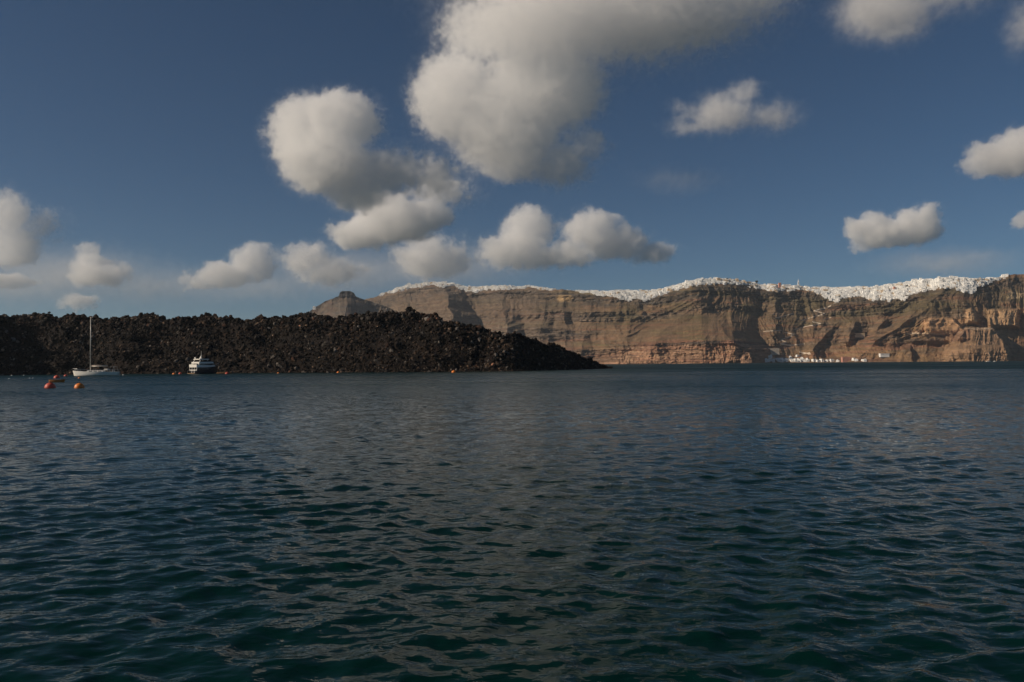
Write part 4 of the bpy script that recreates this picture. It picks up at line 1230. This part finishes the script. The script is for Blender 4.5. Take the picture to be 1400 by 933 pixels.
# ------------------------------------------------------------------ clouds
def cloud_mat(els, k, dens, lump, erode, soft):
    """vapour filling a union of ellipsoids (centre, radii, weight), its edge broken up by noise; k = metres per lump unit"""
    t = NT('cloud_vapour')
    tc = t.n('TexCoord')
    P = tc.outputs['Object']
    big = t.n('TexNoise', Scale=1.0 / (lump * k), Detail=3.5, Roughness=0.52); t.l(P, big.inputs['Vector'])
    sub = t.n('VectorMath', operation='SUBTRACT'); t.l(big.outputs['Color'], sub.inputs[0]); sub.inputs[1].default_value = (.5, .5, .5)
    sc_ = t.n('VectorMath', operation='SCALE', Scale=lump * k * 1.25); t.l(sub.outputs[0], sc_.inputs[0])
    ad = t.n('VectorMath', operation='ADD'); t.l(P, ad.inputs[0]); t.l(sc_.outputs[0], ad.inputs[1])
    W = ad.outputs[0]
    prev = None
    for (c, r, w) in els:
        s = t.n('VectorMath', operation='SUBTRACT'); t.l(W, s.inputs[0]); s.inputs[1].default_value = c
        m = t.n('VectorMath', operation='MULTIPLY'); t.l(s.outputs[0], m.inputs[0]); m.inputs[1].default_value = (1 / r[0], 1 / r[1], 1 / r[2])
        ln = t.n('VectorMath', operation='LENGTH'); t.l(m.outputs[0], ln.inputs[0])
        f = t.n('Math', operation='MULTIPLY_ADD'); t.l(ln.outputs['Value'], f.inputs[0]); f.inputs[1].default_value = -w; f.inputs[2].default_value = w
        if prev is None: prev = f.outputs[0]
        else:
            mx = t.n('Math', operation='SMOOTH_MAX'); t.l(prev, mx.inputs[0]); t.l(f.outputs[0], mx.inputs[1]); mx.inputs[2].default_value = 0.15
            prev = mx.outputs[0]
    fine = t.n('TexNoise', Scale=1.0 / (lump * 0.42 * k), Detail=6.0, Roughness=0.64, Distortion=0.25); t.l(P, fine.inputs['Vector'])
    e = t.n('Math', operation='MULTIPLY_ADD'); t.l(fine.outputs['Fac'], e.inputs[0]); e.inputs[1].default_value = erode; e.inputs[2].default_value = -erode * 0.5
    su = t.n('Math', operation='ADD'); t.l(prev, su.inputs[0]); t.l(e.outputs[0], su.inputs[1])
    mr = t.n('MapRange', interpolation_type='SMOOTHSTEP'); t.l(su.outputs[0], mr.inputs['Value'])
    mr.inputs['From Min'].default_value = 0.0; mr.inputs['From Max'].default_value = soft
    mr.inputs['To Min'].default_value = 0.0; mr.inputs['To Max'].default_value = dens
    hl = t.n('MapRange', interpolation_type='SMOOTHSTEP'); t.l(su.outputs[0], hl.inputs['Value'])     # thin veil round the core
    hl.inputs['From Min'].default_value = -0.22; hl.inputs['From Max'].default_value = 0.12
    hl.inputs['To Min'].default_value = 0.0; hl.inputs['To Max'].default_value = dens * 0.07
    tot = t.n('Math', operation='ADD'); t.l(mr.outputs[0], tot.inputs[0]); t.l(hl.outputs[0], tot.inputs[1])
    v = t.n('VolumeScatter', Anisotropy=0.0); t.l(tot.outputs[0], v.inputs['Density'])
    v.inputs['Color'].default_value = (1, 1, 1, 1)
    t.l(v.outputs[0], t.out.inputs['Volume'])
    t.m.cycles.volume_step_rate = STEP
    return t.m
STEP = 0.36

def build_cloud(label, Y, lobes, mfp=85.0, depthf=0.8, lump=26.0, erode=1.0, soft=0.20, puffs=1, seed=0):
    """lobes: (px, py, rx, ry[, weight]) of the puffs in photo pixels; all stand at depth Y"""
    rng = np.random.default_rng(int(Y) + len(lobes) + seed)
    k = Y / F_PX
    cx = sum(l[0] for l in lobes) / len(lobes); cyy = sum(l[1] for l in lobes) / len(lobes)
    c0 = at_depth(cx, cyy, Y)
    els = []; lo = []; hi = []
    for l in lobes:
        px, py, rx, ry = l[:4]; w = l[4] if len(l) > 4 else 1.0
        c = at_depth(px, py, Y) - c0
        r = np.array([rx * k, depthf * 0.5 * (rx + ry) * k, ry * k]) * 1.12
        cc = np.array([c.x, c.y + rng.normal(0, 0.2) * r[1], c.z])
        els.append((tuple(cc), tuple(r), w))
        lo.append(cc - r * 1.3); hi.append(cc + r * 1.3)
    vs, fs, n = [], [], 0
    for (c, r, w) in els:
        v, f = ICO2
        vs.append(v * np.array(r) * min(1.95, 1.08 + 0.38 / w) + 6 * k * v + np.array(c)); fs.append(f + n); n += len(v)
    me = mesh_np('cloud', np.concatenate(vs), np.concatenate(fs), True, [cloud_mat(els, k, 1.0 / mfp, lump, erode, soft)])
    o = link('cloud', me, loc=c0)
    rm = o.modifiers.new('skin', 'REMESH'); rm.mode = 'VOXEL'
    size = max(l[0] + l[2] for l in lobes) - min(l[0] - l[2] for l in lobes)
    rm.voxel_size = size * k / 40
    return tag(o, label, 'cloud')

CLOUDS = [
 ('towering white cloud, largest in the sky, bright left flank', 3770, [(622,130,60,62),(690,165,78,68),(740,125,85,58),(700,222,48,28),(765,222,45,32,.6),(800,200,30,22,.5),(648,40,48,45,.45),(745,50,110,62,.5),(860,35,110,52,.42),(940,22,95,42,.36),(1020,-5,60,30,.35),(830,-25,170,40,.35)], dict(mfp=110)),
 ('billowing white cloud leaning right beside the towering cloud', 4380, [(418,182,50,48),(465,170,56,40),(450,225,62,42),(488,262,42,26,.8),(528,235,58,30,.42),(592,242,36,26,.36)], {}),
 ('elongated white cloud under the billowing leaning one', 5900, [(498,320,48,20),(542,304,55,30),(586,294,33,24),(525,276,46,13,.34),(602,262,40,20,.34)], {}),
 ('dim pale cloud low above the cliff-top village', 7900, [(582,352,42,30,.6),(612,352,34,25,.45)], dict(mfp=160)),
 ('twin-domed white cloud with grey tail above the cliffs', 7000, [(722,310,34,30),(700,342,46,24,.65),(735,350,52,18,.55),(808,317,40,27),(842,332,44,24),(896,345,32,16,.8),(780,346,40,18,.55)], dict(mfp=130)),
 ('low wedge-shaped white cloud over the lava flow', 8400, [(345,358,32,24),(310,375,40,16),(272,386,26,10,.5)], dict(mfp=160)),
 ('faint ragged cloud beside the low wedge-shaped one', 8000, [(420,352,36,20,.6),(452,372,44,18,.35)], dict(mfp=160)),
 ('upright wispy cloud stacked above a flat dark base', 6800, [(14,300,28,36,.6),(20,335,32,28,.9),(52,308,28,18,.3),(14,357,32,11,.8)], dict(mfp=160)),
 ('small tufted cloud in two tiers low over the lava flow', 8800, [(118,345,16,15,.9),(126,361,30,14,.55),(142,379,40,14,.75),(168,367,14,9,.45)], dict(mfp=160)),
 ('thin flat cloud strip under the upright wispy cloud', 8600, [(14,383,32,9,.7),(-20,382,30,10,.6)], dict(mfp=160)),
 ('tiny faint cloud just above the lava crest', 11000, [(108,412,28,9,.5)], dict(mfp=160)),
 ('ragged winged cloud alone in the deep blue', 3050, [(990,152,45,27,.75),(1014,130,25,18,.6),(948,172,36,13,.5),(1052,160,38,20,.5),(938,150,20,12,.35)], dict(erode=0.95, soft=.5)),
 ('soft grey cloud hanging high with frayed underside', 2150, [(1225,2,72,42,.75),(1180,12,30,26,.65),(1295,-2,52,22,.4),(1228,46,32,15,.4)], dict(erode=0.9, soft=.5)),
 ('dense white cloud with blunt rounded end above the bone-shaped one', 3600, [(1378,215,50,27),(1415,196,48,26),(1345,221,28,20),(1450,215,50,28)], {}),
 ('bone-shaped white cloud above the right-hand town', 5900, [(1190,316,31,24),(1250,310,34,24),(1270,298,16,16),(1222,320,40,16),(1180,336,15,10,.5)], {}),
 ('small round white puff right of the bone-shaped cloud', 6200, [(1402,302,16,11),(1420,305,18,10)], {}),
 ('faint grey smudge of cloud below the winged cloud', 4200, [(935,246,44,13,.28),(905,243,22,8,.25)], dict(erode=0.5, soft=.8, mfp=160)),
 ('thin grey veil of cloud low over the right-hand town', 7400, [(1290,360,70,13,.28),(1335,352,40,9,.25)], dict(erode=0.5, soft=.8, mfp=160)),
 ('pale hazy cloud bank stretching low over the left of the lava flow', 9500, [(90,378,120,34,.5),(210,392,110,24,.4),(20,395,90,22,.5)], dict(erode=.7, soft=.9, mfp=380)),
 ('pale hazy cloud bank low behind the flat-topped headland', 9000, [(470,372,110,30,.5),(600,368,110,26,.5),(360,390,90,20,.4)], dict(erode=.7, soft=.9, mfp=380)),
 ('faint pale cloud high up beside the frayed one', 2300, [(1400,35,24,38,.5)], dict(erode=.9, soft=.6)),
]
for lab, Y, lobes, kw in CLOUDS:
    build_cloud(lab, Y, lobes, **kw)

# ------------------------------------------------------------------ haze
def build_haze():
    bm = bmesh.new()
    x0, x1, y0, y1, z0, z1 = -6000, 6000, -400, 16500, -8, 420
    vs = [bm.verts.new(p) for p in ((x0,y0,z0),(x1,y0,z0),(x1,y1,z0),(x0,y1,z0),(x0,y0,z1),(x1,y0,z1),(x1,y1,z1),(x0,y1,z1))]
    for f in ((3,2,1,0),(4,5,6,7),(0,1,5,4),(1,2,6,5),(2,3,7,6),(3,0,4,7)): bm.faces.new([vs[i] for i in f])
    me = bpy.data.meshes.new('haze'); bm.to_mesh(me); bm.free()
    t = NT('sea_haze')
    v = t.n('VolumePrincipled', Density=HAZE, Anisotropy=0.3)
    v.inputs['Color'].default_value = (0.80, 0.90, 1.0, 1)
    t.l(v.outputs[0], t.out.inputs['Volume'])
    me.materials.append(t.m)
    return tag(link('haze', me), kind='stuff')
HAZE = 0.000042
build_haze()
